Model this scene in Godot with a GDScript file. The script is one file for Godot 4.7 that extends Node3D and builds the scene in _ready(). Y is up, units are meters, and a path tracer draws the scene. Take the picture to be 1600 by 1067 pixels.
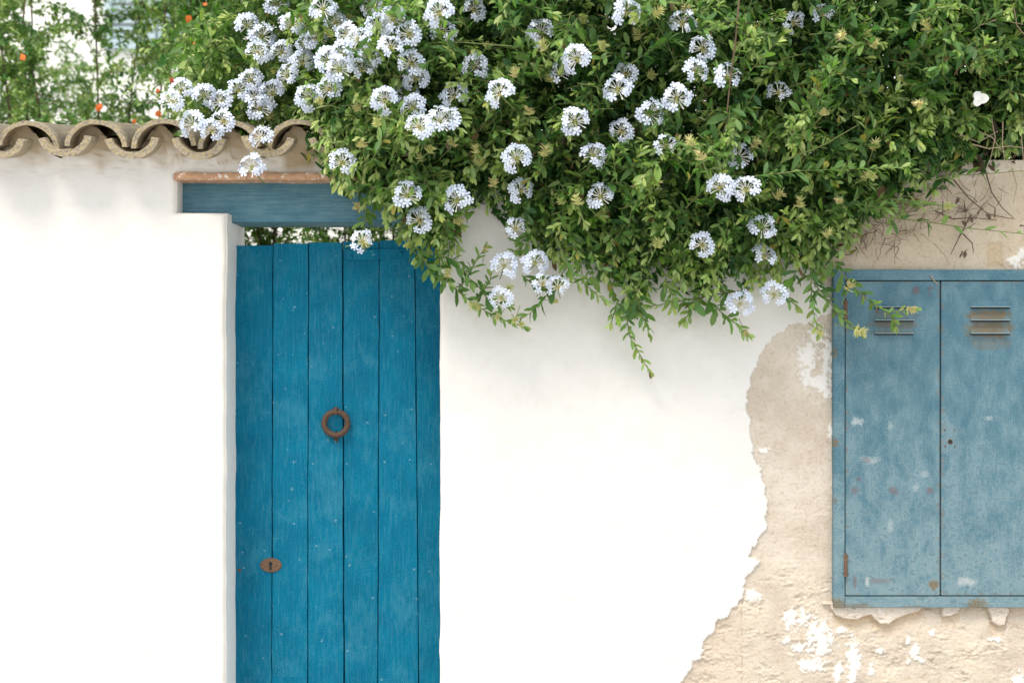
extends Node3D
# An old white garden wall with a blue plank door, a blue metal meter cabinet and a plumbago
# climbing over its top. Wall front is the plane z = 0; street side is +z; units are metres.

const S := 480.0            # photograph pixels per metre on the wall's front plane
const EYE := Vector3(0, 1.58, 4.58)
const FRONT := Vector3(0, 0, 1)

var rng := RandomNumberGenerator.new()
var used := {}
var M := {}
var n_low := FastNoiseLite.new()
var n_mid := FastNoiseLite.new()
var n_fine := FastNoiseLite.new()
var n_lump := FastNoiseLite.new()

# ---------------------------------------------------------------- mesh builder
class MB:
	var v := PackedVector3Array()
	var n := PackedVector3Array()
	var c := PackedColorArray()
	var uv := PackedVector2Array()
	var idx := PackedInt32Array()
	var col := Color.WHITE
	func vert(p: Vector3, nn: Vector3, u := Vector2.ZERO) -> int:
		v.append(p); n.append(nn); c.append(col); uv.append(u)
		return v.size() - 1
	func tri(a: int, b: int, d: int) -> void:
		var out := (v[d] - v[a]).cross(v[b] - v[a])
		if out.dot(n[a] + n[b] + n[d]) < 0.0:
			idx.append(a); idx.append(d); idx.append(b)
		else:
			idx.append(a); idx.append(b); idx.append(d)
	func quad(a: int, b: int, d: int, e: int) -> void:
		tri(a, b, d)
		tri(a, d, e)
	func flat_quad(a: Vector3, b: Vector3, d: Vector3, e: Vector3, nn: Vector3) -> void:
		quad(vert(a, nn, Vector2(a.x, a.y)), vert(b, nn, Vector2(b.x, b.y)), vert(d, nn, Vector2(d.x, d.y)), vert(e, nn, Vector2(e.x, e.y)))
	func tube(pts: Array, r0: float, r1: float, sides := 5, cap := true) -> void:
		var before := -1
		var ref := Vector3(0.31, 0.2, 0.93)
		for i in pts.size():
			var p: Vector3 = pts[i]
			var a: Vector3 = pts[maxi(i - 1, 0)]
			var b: Vector3 = pts[mini(i + 1, pts.size() - 1)]
			var t := (b - a).normalized()
			var e1 := t.cross(ref)
			if e1.length() < 0.05:
				e1 = t.cross(Vector3(1, 0, 0))
			e1 = e1.normalized()
			var e2 := t.cross(e1)
			var r := lerpf(r0, r1, float(i) / maxf(pts.size() - 1, 1))
			var first := v.size()
			for k in sides:
				var ang := TAU * k / sides
				var d := e1 * cos(ang) + e2 * sin(ang)
				vert(p + d * r, d, Vector2(float(k) / sides, i))
			if before >= 0:
				for k in sides:
					var k2 := (k + 1) % sides
					quad(before + k, before + k2, first + k2, first + k)
			if cap and (i == 0 or i == pts.size() - 1):
				var nn := -t if i == 0 else t
				var m := vert(p, nn)
				var ring := []
				for k in sides:
					ring.append(vert(v[first + k], nn))
				for k in sides:
					tri(m, ring[k], ring[(k + 1) % sides])
			before = first
	func box(lo: Vector3, hi: Vector3, b := 0.002, us := Vector2.ONE, uo := Vector2.ZERO) -> void:
		var mid := (lo + hi) / 2
		var h := (hi - lo) / 2
		b = minf(b, minf(h.x, minf(h.y, h.z)) * 0.6)
		var at := {}
		for ax in 3:
			for k in 8:
				var s := Vector3(1 if k & 1 else -1, 1 if k & 2 else -1, 1 if k & 4 else -1)
				var p := Vector3(s.x * (h.x - b), s.y * (h.y - b), s.z * (h.z - b))
				p[ax] = s[ax] * h[ax]
				var nn := Vector3.ZERO
				nn[ax] = s[ax]
				var w := mid + p
				at[ax * 8 + k] = vert(w, nn, Vector2(w.x + (w.z if ax == 0 else 0.0), w.y + (w.z if ax == 1 else 0.0)) * us + uo)
		for ax in 3:
			var u := 1 << ((ax + 1) % 3)
			var w := 1 << ((ax + 2) % 3)
			for s in [0, 1 << ax]:
				quad(at[ax * 8 + s], at[ax * 8 + s + u], at[ax * 8 + s + u + w], at[ax * 8 + s + w])
		for ax in 3:
			var a1 := (ax + 1) % 3
			var a2 := (ax + 2) % 3
			var bit := 1 << ax
			for s in [0, 1 << a1, 1 << a2, (1 << a1) + (1 << a2)]:
				quad(at[a1 * 8 + s], at[a1 * 8 + s + bit], at[a2 * 8 + s + bit], at[a2 * 8 + s])
		for k in 8:
			tri(at[k], at[8 + k], at[16 + k])
	func add(o: MB, t: Transform3D) -> void:
		var first := v.size()
		for i in o.v.size():
			v.append(t * o.v[i]); n.append((t.basis * o.n[i]).normalized()); c.append(o.c[i]); uv.append(o.uv[i])
		for i in o.idx:
			idx.append(first + i)
	func mesh(m: Material) -> ArrayMesh:
		var a := []
		a.resize(Mesh.ARRAY_MAX)
		a[Mesh.ARRAY_VERTEX] = v
		a[Mesh.ARRAY_NORMAL] = n
		a[Mesh.ARRAY_COLOR] = c
		a[Mesh.ARRAY_TEX_UV] = uv
		a[Mesh.ARRAY_INDEX] = idx
		var r := ArrayMesh.new()
		r.add_surface_from_arrays(Mesh.PRIMITIVE_TRIANGLES, a)
		r.surface_set_material(0, m)
		return r

# ---------------------------------------------------------------- naming and tagging
func numbered(called: String) -> String:
	if not used.has(called):
		used[called] = 0
		return called
	used[called] += 1
	return "%s_%03d" % [called, used[called]]

func thing(called: String, label: String, category: String, at := Vector3.ZERO, group := "") -> Node3D:
	var o := Node3D.new()
	o.name = numbered(called)
	add_child(o)
	o.position = at
	o.set_meta("label", label)
	o.set_meta("category", category)
	if group:
		o.set_meta("group", group)
	return o

func part(called: String, mesh: Mesh, parent: Node3D, label := "") -> MeshInstance3D:
	var o := MeshInstance3D.new()
	o.mesh = mesh
	var taken := 0
	if parent.has_meta("n_" + called):
		taken = parent.get_meta("n_" + called)
		o.name = "%s_%03d" % [called, taken]
	else:
		o.name = called
	parent.set_meta("n_" + called, taken + 1)
	parent.add_child(o, true)
	if label:
		o.set_meta("label", label)
	return o

func holder(called: String, parent: Node3D) -> Node3D:
	var o := Node3D.new()
	var taken := 0
	if parent.has_meta("n_" + called):
		taken = parent.get_meta("n_" + called)
		o.name = "%s_%03d" % [called, taken]
	else:
		o.name = called
	parent.set_meta("n_" + called, taken + 1)
	parent.add_child(o, true)
	return o

func scattered(called: String, mesh: Mesh, parent: Node3D, where: Array, tints: Array) -> MultiMeshInstance3D:
	var mm := MultiMesh.new()
	mm.transform_format = MultiMesh.TRANSFORM_3D
	mm.use_colors = true
	mm.mesh = mesh
	mm.instance_count = where.size()
	for i in where.size():
		mm.set_instance_transform(i, where[i])
		mm.set_instance_color(i, tints[i])
	var o := MultiMeshInstance3D.new()
	o.multimesh = mm
	o.name = called
	o.set_meta("kind", "stuff")
	parent.add_child(o, true)
	return o

# ---------------------------------------------------------------- measures
func X(px: float) -> float:
	return (px - 800.0) / S
func Y(py: float) -> float:
	return EYE.y + (533.5 - py) / S
func P(px: float, py: float, z: float) -> Vector3:   # the point at depth z that was measured at that place of the photograph
	var k := (EYE.z - z) / EYE.z
	return Vector3((px - 800.0) / S * k, EYE.y + (533.5 - py) / S * k, z)

func rf(a: float, b: float) -> float:
	return rng.randf_range(a, b)

func along(line: Array, x: float) -> float:          # piecewise linear curve through Vector2 points sorted by x
	if x <= line[0].x:
		return line[0].y
	for i in range(1, line.size()):
		if x <= line[i].x:
			var a: Vector2 = line[i - 1]
			var b: Vector2 = line[i]
			return lerpf(a.y, b.y, (x - a.x) / maxf(b.x - a.x, 0.001))
	return line[-1].y

func noise(seed_: int, freq: float, octaves := 4) -> FastNoiseLite:
	var f := FastNoiseLite.new()
	f.seed = seed_
	f.noise_type = FastNoiseLite.TYPE_SIMPLEX_SMOOTH
	f.frequency = freq
	f.fractal_octaves = octaves
	return f

func noise_bytes(seed_: int, freq: float, octaves: int, w: int, h: int, sx := 1.0, sy := 1.0) -> PackedByteArray:
	var im := noise(seed_, freq, octaves).get_image(maxi(8, int(w * sx)), maxi(8, int(h * sy)), false, false, true)
	im.convert(Image.FORMAT_L8)
	if im.get_width() != w or im.get_height() != h:
		im.resize(w, h, Image.INTERPOLATE_CUBIC)
	return im.get_data()

func noise_tex(seed_: int, freq: float, octaves: int, stops: Array, cols: Array, size := 512) -> NoiseTexture2D:
	var t := NoiseTexture2D.new()
	t.width = size
	t.height = size
	t.seamless = true
	t.noise = noise(seed_, freq, octaves)
	var g := Gradient.new()
	g.offsets = PackedFloat32Array(stops)
	var cc := PackedColorArray()
	for k in cols:
		cc.append(k.linear_to_srgb())
	g.colors = cc
	t.color_ramp = g
	return t

func grey_tex(seed_: int, freq: float, octaves: int, size := 512) -> NoiseTexture2D:
	return noise_tex(seed_, freq, octaves, [0.0, 1.0], [Color.BLACK, Color.WHITE], size)

func mat(called: String, lin: Color, rough: float) -> StandardMaterial3D:
	var m := StandardMaterial3D.new()
	m.resource_name = called
	m.albedo_color = lin.linear_to_srgb()
	m.roughness = rough
	M[called] = m
	return m

func tri_planar(m: StandardMaterial3D, per_metre: float) -> void:
	m.uv1_triplanar = true
	m.uv1_world_triplanar = true
	m.uv1_scale = Vector3.ONE * per_metre
	m.uv1_triplanar_sharpness = 4.0

func relief(m: StandardMaterial3D, t: Texture2D, cm: float) -> void:
	m.heightmap_enabled = true
	m.heightmap_texture = t
	m.heightmap_scale = cm

# ---------------------------------------------------------------- ready
func _ready() -> void:
	rng.seed = 4711
	# camera
	var cam := Camera3D.new()
	cam.name = "camera"
	cam.position = EYE
	var att := CameraAttributesPhysical.new()
	att.frustum_focal_length = 12.0 / (533.5 / S / EYE.z)
	att.frustum_focus_distance = 4.48
	att.frustum_near = 0.1
	att.frustum_far = 200.0
	att.exposure_aperture = 2.0
	cam.attributes = att
	add_child(cam)
	cam.current = true
	# sky, light, exposure
	var env := Environment.new()
	env.background_mode = Environment.BG_SKY
	env.tonemap_mode = Environment.TONE_MAPPER_LINEAR
	env.tonemap_exposure = 1.55
	env.sdfgi_enabled = true
	env.ssao_enabled = true
	env.ssil_enabled = true
	var sm := ProceduralSkyMaterial.new()
	sm.sky_top_color = Color(0.95, 0.98, 1.0)
	sm.sky_energy_multiplier = 1.04
	sm.sky_horizon_color = Color(0.95, 0.96, 0.975)
	sm.sky_curve = 0.3
	sm.ground_bottom_color = Color(0.5, 0.48, 0.45)
	sm.ground_horizon_color = Color(0.75, 0.75, 0.74)
	sm.sun_angle_max = 1.0
	var sky := Sky.new()
	sky.sky_material = sm
	env.sky = sky
	var we := WorldEnvironment.new()
	we.name = "world"
	we.environment = env
	add_child(we)
	var sun := DirectionalLight3D.new()
	sun.name = "sun"
	sun.light_energy = 0.72
	sun.light_color = Color(1.0, 0.965, 0.91)
	sun.light_angular_distance = 20.0
	sun.shadow_enabled = true
	add_child(sun)
	sun.look_at_from_position(Vector3(-1.5, 4.3, 2.2), Vector3.ZERO)

	n_low = noise(3, 0.006, 3)
	n_mid = noise(5, 0.03, 4)
	n_fine = noise(7, 0.14, 3)
	n_lump = noise(11, 0.0095, 3)
	materials()
	ground()
	house()
	var wall := garden_wall()
	coping(wall)
	door()
	cabinet()
	back_shrubs()
	plumbago()
	dried_creeper()

func materials() -> void:
	var grain := grey_tex(21, 0.05, 5)
	var fine := grey_tex(22, 0.16, 4)
	var m := mat("white_plaster", Color(1, 1, 1), 0.9)
	m.vertex_color_use_as_albedo = true
	m.albedo_texture = noise_tex(23, 0.012, 5, [0.0, 0.5, 1.0], [Color(0.955, 0.948, 0.935), Color(1, 1, 1), Color(0.98, 0.974, 0.962)], 1024)
	tri_planar(m, 1.1)
	relief(m, noise_tex(24, 0.04, 5, [0.0, 1.0], [Color.BLACK, Color.WHITE], 1024), 0.09)
	m = mat("bare_render", Color(1, 1, 1), 0.95)
	m.vertex_color_use_as_albedo = true
	m.albedo_texture = noise_tex(25, 0.03, 5, [0.0, 0.35, 0.6, 1.0], [Color(0.72, 0.66, 0.58), Color(0.95, 0.93, 0.90), Color(1, 1, 1), Color(0.88, 0.84, 0.78)], 1024)
	tri_planar(m, 1.7)
	relief(m, noise_tex(26, 0.06, 5, [0.0, 1.0], [Color.BLACK, Color.WHITE], 1024), 0.12)
	m = mat("coping_clay", Color(1, 1, 1), 0.93)
	m.vertex_color_use_as_albedo = true
	m.albedo_texture = noise_tex(27, 0.055, 5, [0.0, 0.3, 0.5, 0.62, 0.72, 1.0], [Color(0.18, 0.16, 0.135), Color(0.28, 0.245, 0.195), Color(0.39, 0.335, 0.26), Color(0.40, 0.34, 0.24), Color(0.35, 0.29, 0.13), Color(0.50, 0.455, 0.38)])
	tri_planar(m, 2.3)
	relief(m, grain, 0.35)
	m = mat("terracotta", Color(1, 1, 1), 0.9)
	m.albedo_texture = noise_tex(28, 0.02, 4, [0.0, 0.45, 0.68, 0.76, 1.0], [Color(0.34, 0.18, 0.10), Color(0.48, 0.29, 0.18), Color(0.45, 0.26, 0.16), Color(0.68, 0.58, 0.50), Color(0.7, 0.62, 0.55)])
	tri_planar(m, 3.0)
	relief(m, grain, 0.2)
	m = mat("rust", Color(1, 1, 1), 0.85)
	m.albedo_texture = noise_tex(29, 0.03, 4, [0.0, 0.35, 0.55, 0.75, 1.0], [Color(0.03, 0.02, 0.016), Color(0.085, 0.048, 0.033), Color(0.16, 0.085, 0.048), Color(0.22, 0.135, 0.075), Color(0.34, 0.27, 0.20)])
	tri_planar(m, 14.0)
	relief(m, grain, 0.12)
	m = mat("dark_gap", Color(0.012, 0.014, 0.016), 0.9)
	m = mat("pavement", Color(1, 1, 1), 0.95)
	m.albedo_texture = noise_tex(30, 0.03, 5, [0.0, 1.0], [Color(0.42, 0.405, 0.38), Color(0.56, 0.54, 0.51)])
	tri_planar(m, 0.7)
	m = mat("house_white", Color(0.84, 0.83, 0.80), 0.9)
	m = mat("shutter_blue", Color(0.42, 0.52, 0.58), 0.6)
	m = mat("leaf", Color(1, 1, 1), 0.52)
	m.vertex_color_use_as_albedo = true
	m.metallic_specular = 0.42
	m.backlight_enabled = true
	m.backlight = Color(0.70, 0.90, 0.34)
	m = mat("small_leaf", Color(1, 1, 1), 0.4)
	m.vertex_color_use_as_albedo = true
	m.backlight_enabled = true
	m.backlight = Color(0.6, 0.75, 0.3)
	m = mat("petal", Color(0.66, 0.725, 0.87), 0.6)
	m.backlight_enabled = true
	m.backlight = Color(0.22, 0.23, 0.26)
	m = mat("floret_tube", Color(0.84, 0.83, 0.80), 0.6)
	m = mat("bud", Color(1, 1, 1), 0.6)
	m.vertex_color_use_as_albedo = true
	m = mat("stem", Color(0.14, 0.17, 0.05), 0.65)
	m = mat("woody", Color(0.13, 0.085, 0.055), 0.85)
	m = mat("dry_twig", Color(0.115, 0.072, 0.052), 0.85)
	m = mat("pale_twig", Color(0.36, 0.27, 0.19), 0.85)
	m = mat("orange_petal", Color(0.78, 0.17, 0.02), 0.55)
	m = mat("red_petal", Color(0.45, 0.05, 0.02), 0.55)
	door_paint()
	lintel_paint()

func door_paint() -> void:
	var w := 512
	var h := 1400
	var a := noise_bytes(41, 0.010, 5, w, h)
	var b := noise_bytes(42, 0.06, 4, w, h, 1.0, 0.45)
	var f := noise_bytes(44, 0.22, 3, w, h)
	var g := noise_bytes(45, 0.035, 3, w, h)
	var q := noise_bytes(46, 0.005, 2, w, h)
	var gr := noise_bytes(47, 0.16, 3, w, h, 1.0, 0.06)
	var data := PackedByteArray()
	data.resize(w * h * 3)
	var hd := PackedByteArray()
	hd.resize(w * h)
	# scratches: thin wandering lines, most of them low on the door
	var scr := PackedFloat32Array()
	scr.resize(w * h)
	rng.seed = 404
	for k in 520:
		var x := rf(0, w)
		var y := h * sqrt(rng.randf())
		var an := PI / 2 + rf(-0.16, 0.16) if rng.randf() < 0.86 else rf(0, PI)
		var l := int(rf(5, 50))
		var strong := rf(0.08, 0.42)
		for i in l:
			var xi := int(x)
			var yi := int(y)
			if xi >= 0 and xi < w and yi >= 0 and yi < h:
				scr[yi * w + xi] = maxf(scr[yi * w + xi], strong * (1.0 - absf(2.0 * i / l - 1.0)))
			x += cos(an)
			y += sin(an)
			an += rf(-0.05, 0.05)
	for k in 130:                                        # knocks and flakes
		var cx := rf(4, w - 4)
		var cy := rf(4, h - 4)
		var r := rf(1.0, 3.4)
		for yy in range(-4, 5):
			for xx in range(-4, 5):
				var xi := int(cx + xx)
				var yi := int(cy + yy * 0.7)
				if xi >= 0 and xi < w and yi >= 0 and yi < h and xx * xx + yy * yy < r * r:
					scr[yi * w + xi] = maxf(scr[yi * w + xi], 0.55)
	var base := Color(0.0016, 0.138, 0.236)
	var deep := Color(0.0012, 0.108, 0.196)
	var worn := Color(0.040, 0.185, 0.270)
	var chalk := Color(0.30, 0.42, 0.48)
	for i in w * h:
		var t := a[i] / 255.0
		var u := b[i] / 255.0
		var fl := f[i] / 255.0
		var c := deep.lerp(base, clampf(t * 1.6 - 0.25, 0, 1))
		c = c.lerp(worn, clampf((u * 0.4 + t * 0.3 + q[i] / 255.0 * 0.5 + fl * 0.25 - 0.73) * 1.7, 0, 0.5))
		c = c.lerp(worn, clampf((fl - 0.52) * 2.0, 0, 0.35))
		c = c.lerp(deep, clampf((0.40 - fl) * 2.0, 0, 0.4))
		c = c.lerp(worn, clampf((gr[i] / 255.0 - 0.56) * 2.0, 0, 0.22)).lerp(deep, clampf((0.40 - gr[i] / 255.0) * 2.0, 0, 0.25))
		c = c.lerp(chalk, scr[i] * 0.6)
		c = c.linear_to_srgb()
		data[i * 3] = int(c.r * 255)
		data[i * 3 + 1] = int(c.g * 255)
		data[i * 3 + 2] = int(c.b * 255)
		hd[i] = clampi(int(g[i] * 0.3 + f[i] * 0.2 + b[i] * 0.2 + gr[i] * 0.3 - scr[i] * 60.0), 0, 255)
	var m := mat("door_paint", Color.WHITE, 0.55)
	m.albedo_texture = ImageTexture.create_from_image(Image.create_from_data(w, h, false, Image.FORMAT_RGB8, data))
	relief(m, ImageTexture.create_from_image(Image.create_from_data(w, h, false, Image.FORMAT_L8, hd)), 0.25)
	m.metallic_specular = 0.14
	m.vertex_color_use_as_albedo = true

func lintel_paint() -> void:
	var w := 1024
	var h := 160
	var a := noise_bytes(51, 0.10, 4, w, h, 0.06, 1.0)
	var b := noise_bytes(52, 0.012, 4, w, h)
	var s := noise_bytes(53, 0.25, 3, w, h, 0.1, 1.5)
	var data := PackedByteArray()
	data.resize(w * h * 3)
	for i in w * h:
		var t := clampf(a[i] / 255.0 * 0.6 + b[i] / 255.0 * 0.5 - 0.05, 0, 1)
		var c := Color(0.020, 0.115, 0.180).lerp(Color(0.095, 0.225, 0.285), t)
		c = c.lerp(Color(0.22, 0.25, 0.23), clampf((s[i] / 255.0 - 0.7) * 4.0, 0, 0.5))
		c = c.linear_to_srgb()
		data[i * 3] = int(c.r * 255)
		data[i * 3 + 1] = int(c.g * 255)
		data[i * 3 + 2] = int(c.b * 255)
	var m := mat("lintel_paint", Color.WHITE, 0.6)
	m.albedo_texture = ImageTexture.create_from_image(Image.create_from_data(w, h, false, Image.FORMAT_RGB8, data))
	var im := Image.create_from_data(w, h, false, Image.FORMAT_L8, a)
	relief(m, ImageTexture.create_from_image(im), 0.12)

# ---------------------------------------------------------------- setting
func ground() -> void:
	var b := MB.new()
	b.flat_quad(Vector3(-90, 0, -90), Vector3(90, 0, -90), Vector3(90, 0, 90), Vector3(-90, 0, 90), Vector3.UP)
	var o := part("ground", b.mesh(M.pavement), self)
	o.set_meta("kind", "structure")

func house() -> void:
	var h := thing("white_house", "plain white house wall standing behind the garden shrubs, with a pale blue louvred shutter", "house", Vector3(-1.5, 0, -4.8))
	var z := 0.0
	var b := MB.new()
	b.box(Vector3(-9, 0, -0.6), Vector3(5.5, 6.2, z), 0.02)
	part("wall", b.mesh(M.house_white), h)
	var cx := -2.36 + 1.5
	var y0 := 3.52
	var y1 := 4.85
	for s in [-1, 1]:
		var leaf := holder("shutter", h)
		var x0 := cx + (0.01 if s > 0 else -0.35)
		var x1 := x0 + 0.34
		var f := MB.new()
		f.box(Vector3(x0, y0, z + 0.005), Vector3(x0 + 0.045, y1, z + 0.045), 0.003)
		f.box(Vector3(x1 - 0.045, y0, z + 0.005), Vector3(x1, y1, z + 0.045), 0.003)
		f.box(Vector3(x0 + 0.045, y0, z + 0.006), Vector3(x1 - 0.045, y0 + 0.07, z + 0.043), 0.003)
		f.box(Vector3(x0 + 0.045, y1 - 0.07, z + 0.006), Vector3(x1 - 0.045, y1, z + 0.043), 0.003)
		part("frame", f.mesh(M.shutter_blue), leaf)
		var sl := MB.new()
		sl.box(Vector3(-0.122, -0.004, -0.022), Vector3(0.122, 0.004, 0.022), 0.001)
		var slm := sl.mesh(M.shutter_blue)
		for k in 26:
			var p := part("slat", slm, leaf)
			p.transform = Transform3D(Basis(Vector3.RIGHT, 0.75), Vector3((x0 + x1) / 2, y0 + 0.10 + k * 0.0455, z + 0.026))

# the plaster's surface over the pier, round the doorway and over the lintel (photograph coordinates)
func rect_d(px: float, py: float, x0: float, y0: float, x1: float, y1: float) -> float:
	var dx := maxf(x0 - px, px - x1)
	var dy := maxf(y0 - py, py - y1)
	if dx > 0 and dy > 0:
		return sqrt(dx * dx + dy * dy)
	return maxf(dx, dy)

func hole_d(px: float, py: float) -> float:
	var d := rect_d(px, py, 273, 275, 715, 332)
	d = minf(d, rect_d(px, py, 352, 275, 715, 348))
	return minf(d, rect_d(px, py, 352, 275, 687, 1400))

const WOBBLE := 1.6

func plaster_point(px: float, py: float) -> Vector3:
	var d := hole_d(px, py)
	var z := n_low.get_noise_2d(px, py) * 0.006 + n_mid.get_noise_2d(px * 0.6, py * 0.6) * 0.0016
	var near := clampf(1.0 - d / 14.0, 0, 1)
	var qx := px + near * (n_mid.get_noise_2d(py * 0.22, 10.0 + floorf(px / 200.0) * 77.0) * WOBBLE * 1.6 + n_fine.get_noise_2d(py * 0.5, 40.0) * 0.3)
	var qy := py + near * n_mid.get_noise_2d(px * 0.25, 300.0) * WOBBLE
	var r := 9.0
	if d < r:
		z -= (r - sqrt(maxf(r * r - (r - d) * (r - d), 0.0))) / S * (1.0 if px < 500 else 0.5)
	if py < 270:
		z += smoothstep(266.0, 222.0, py + n_mid.get_noise_2d(px * 0.5, 50) * 14.0) * 0.036 * (1.0 + 0.35 * cos((px - 47.0) / 105.0 * TAU))
		z += n_fine.get_noise_2d(px * 0.5, py * 0.5) * 0.003 * smoothstep(270.0, 235.0, py)
	if py < 270:      # the coat is cut off along the underside of the tiles
		qy = maxf(qy, 224.0 - 25.0 * cos((px - 44.0) / 105.5 * TAU))
	return Vector3(X(qx), Y(qy), z)

func plaster_colour(px: float, py: float) -> Color:
	var white := Color(0.690, 0.670, 0.650)
	var stain := 0.0
	if py < 300:
		var wob := n_mid.get_noise_2d(px, py) * 16.0 + n_low.get_noise_2d(px * 2.0, 9.0) * 10.0
		var rise := 10.0 * cos((px - 47.0) / 105.0 * TAU) + smoothstep(380.0, 480.0, px) * 16.0
		stain = smoothstep(264.0, 222.0, py + wob - rise) * 0.95
		stain += clampf(n_fine.get_noise_2d(px, py * 1.3) - 0.22, 0, 1) * smoothstep(296.0, 236.0, py) * 1.6
	var tan_ := Color(0.34, 0.265, 0.165)
	var c := white.lerp(tan_, clampf(stain, 0, 1))
	return c.lerp(Color(0.80, 0.76, 0.68), clampf(1.0 - hole_d(px, py) / 16.0, 0, 1) * 0.5)

func lines(a: float, b: float, step: float, dense: Array, half: float, small: float) -> PackedFloat32Array:
	var out := PackedFloat32Array([a])
	var x := a
	while x < b - 0.01:
		var st := step
		for e in dense:
			if absf(x + 0.01 - e) <= half:
				st = small
			elif x < e - half:
				st = minf(st, e - half - x)
			if x < e - 0.01:
				st = minf(st, e - x)
		st = maxf(st, 0.25)
		x = minf(x + st, b)
		out.append(x)
	return out

func garden_wall() -> Node3D:
	var wall := thing("garden_wall", "old white plastered garden wall with flaking patches of beige render and a clay tile coping", "wall")
	var xs := lines(-430, 1046, 12, [273, 352, 687, 715], 14, 2)
	var ys := lines(196, 1338.4, 14, [275, 332, 348], 12, 2)
	ys = lines(196, 262, 4, [], 0, 1)
	ys.append_array(lines(262, 1338.4, 14, [275, 332, 348], 12, 2).slice(1))
	var b := MB.new()
	var w := xs.size()
	for j in ys.size():
		for i in w:
			var p := plaster_point(xs[i], ys[j])
			var pr := plaster_point(xs[i] + 1.0, ys[j])
			var pd := plaster_point(xs[i], ys[j] + 1.0)
			b.col = plaster_colour(xs[i], ys[j])
			b.vert(p, (pd - p).cross(pr - p).normalized(), Vector2(p.x, p.y))
	var solid := func(i: int, j: int) -> bool:
		if i < 0 or j < 0 or i >= w - 1 or j >= ys.size() - 1:
			return true
		return hole_d((xs[i] + xs[i + 1]) / 2, (ys[j] + ys[j + 1]) / 2) > 0.0
	var rev := MB.new()
	rev.col = Color(0.80, 0.785, 0.765)
	for j in ys.size() - 1:
		for i in w - 1:
			var a := j * w + i
			if solid.call(i, j):
				b.quad(a, a + 1, a + w + 1, a + w)
				for e in [[1, 0, a + 1, a + w + 1, Vector3.RIGHT], [-1, 0, a, a + w, Vector3.LEFT], [0, 1, a + w, a + w + 1, Vector3.DOWN], [0, -1, a, a + 1, Vector3.UP]]:
					if not solid.call(i + e[0], j + e[1]):
						var p: Vector3 = b.v[e[2]]
						var q: Vector3 = b.v[e[3]]
						var steps := [0.0, 0.08, 0.20, 0.30]
						for k in 3:
							var dz0 := Vector3(0, 0, -steps[k])
							var dz1 := Vector3(0, 0, -steps[k + 1])
							rev.flat_quad(p + dz0, q + dz0, q + dz1, p + dz1, e[4])
	part("white_plaster", b.mesh(M.white_plaster), wall)
	part("doorway_reveal", rev.mesh(M.white_plaster), wall)
	# the masonry inside, a little behind every plaster face
	var core := MB.new()
	core.col = Color(0.6, 0.52, 0.4)
	core.box(Vector3(X(-430), 0, -0.30), Vector3(X(271), Y(249), -0.022), 0.004)
	core.box(Vector3(X(271), 0, -0.30), Vector3(X(349), Y(334.5), -0.022), 0.004)
	core.box(Vector3(X(690), 0, -0.30), Vector3(X(1820), Y(350.5), -0.022), 0.004)
	core.box(Vector3(X(718), Y(350.5), -0.30), Vector3(X(1820), Y(256), -0.022), 0.004)
	core.box(Vector3(X(271), Y(272), -0.30), Vector3(X(718), Y(249), -0.022), 0.004)
	part("masonry", core.mesh(M.bare_render), wall)
	# lintel of painted timber and the clay tiles over it
	var lb := MB.new()
	lb.box(Vector3(X(266), 1.974, -0.29), Vector3(X(722), Y(270), -0.095), 0.006, Vector2(0.95, 6.0), Vector2(0.2, 0.0))
	part("lintel_beam", lb.mesh(M.lintel_paint), wall)
	var ends := [272.0, 386.0, 500.0, 612.0, 722.0]
	for k in 4:
		var tb := MB.new()
		var segs := 14
		var prof := [Vector2(0.0, 0.012), Vector2(0.005, 0.018), Vector2(0.015, 0.0215), Vector2(0.022, 0.018), Vector2(0.0245, 0.010)]
		var y0 := Y(281.5)
		var rows := []
		for i in segs + 1:
			var px := lerpf(ends[k] + 0.4, ends[k + 1] - 0.4, float(i) / segs)
			var row := []
			var first_or_last := i == 0 or i == segs
			for q in prof.size():
				var chip := n_mid.get_noise_2d(px * 1.4, 700 + q * 40) * 0.004 - maxf(0.0, n_mid.get_noise_2d(px * 2.0, 900) - 0.2) * 0.02
				var z: float = prof[q].y + chip - (0.006 if first_or_last else 0.0)
				var yy: float = y0 + prof[q].x * (1.0 + 0.06 * sin(px * 0.11)) + n_mid.get_noise_2d(px * 0.5, 820.0) * 0.0022
				var nn := Vector3(0, [-0.8, -0.4, 0.1, 0.6, 0.9][q], [0.6, 0.9, 1.0, 0.7, 0.4][q]).normalized()
				row.append(tb.vert(Vector3(X(px), yy, z), nn))
			var top: Vector3 = tb.v[row[4]]
			var bot: Vector3 = tb.v[row[0]]
			row.append(tb.vert(Vector3(top.x, top.y - 0.002, -0.26), Vector3.UP))
			row.append(tb.vert(Vector3(bot.x, bot.y, -0.26), Vector3.DOWN))
			row.append(tb.vert(bot, Vector3.DOWN))
			row.append(tb.vert(top, Vector3.UP))
			rows.append(row)
		for i in segs:
			var r: Array = rows[i]
			var t: Array = rows[i + 1]
			for q in 4:
				tb.quad(r[q], r[q + 1], t[q + 1], t[q])
			tb.quad(r[8], r[5], t[5], t[8])
			tb.quad(r[7], r[6], t[6], t[7])
		for e in [[0, Vector3.LEFT], [segs, Vector3.RIGHT]]:
			var ring := []
			for q in [0, 1, 2, 3, 4, 5, 6]:
				ring.append(tb.vert(tb.v[rows[e[0]][q]], e[1]))
			for q in range(1, 6):
				tb.tri(ring[0], ring[q], ring[q + 1])
		part("clay_tile", tb.mesh(M.terracotta), wall)
	damaged_side(wall)
	return wall

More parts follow.
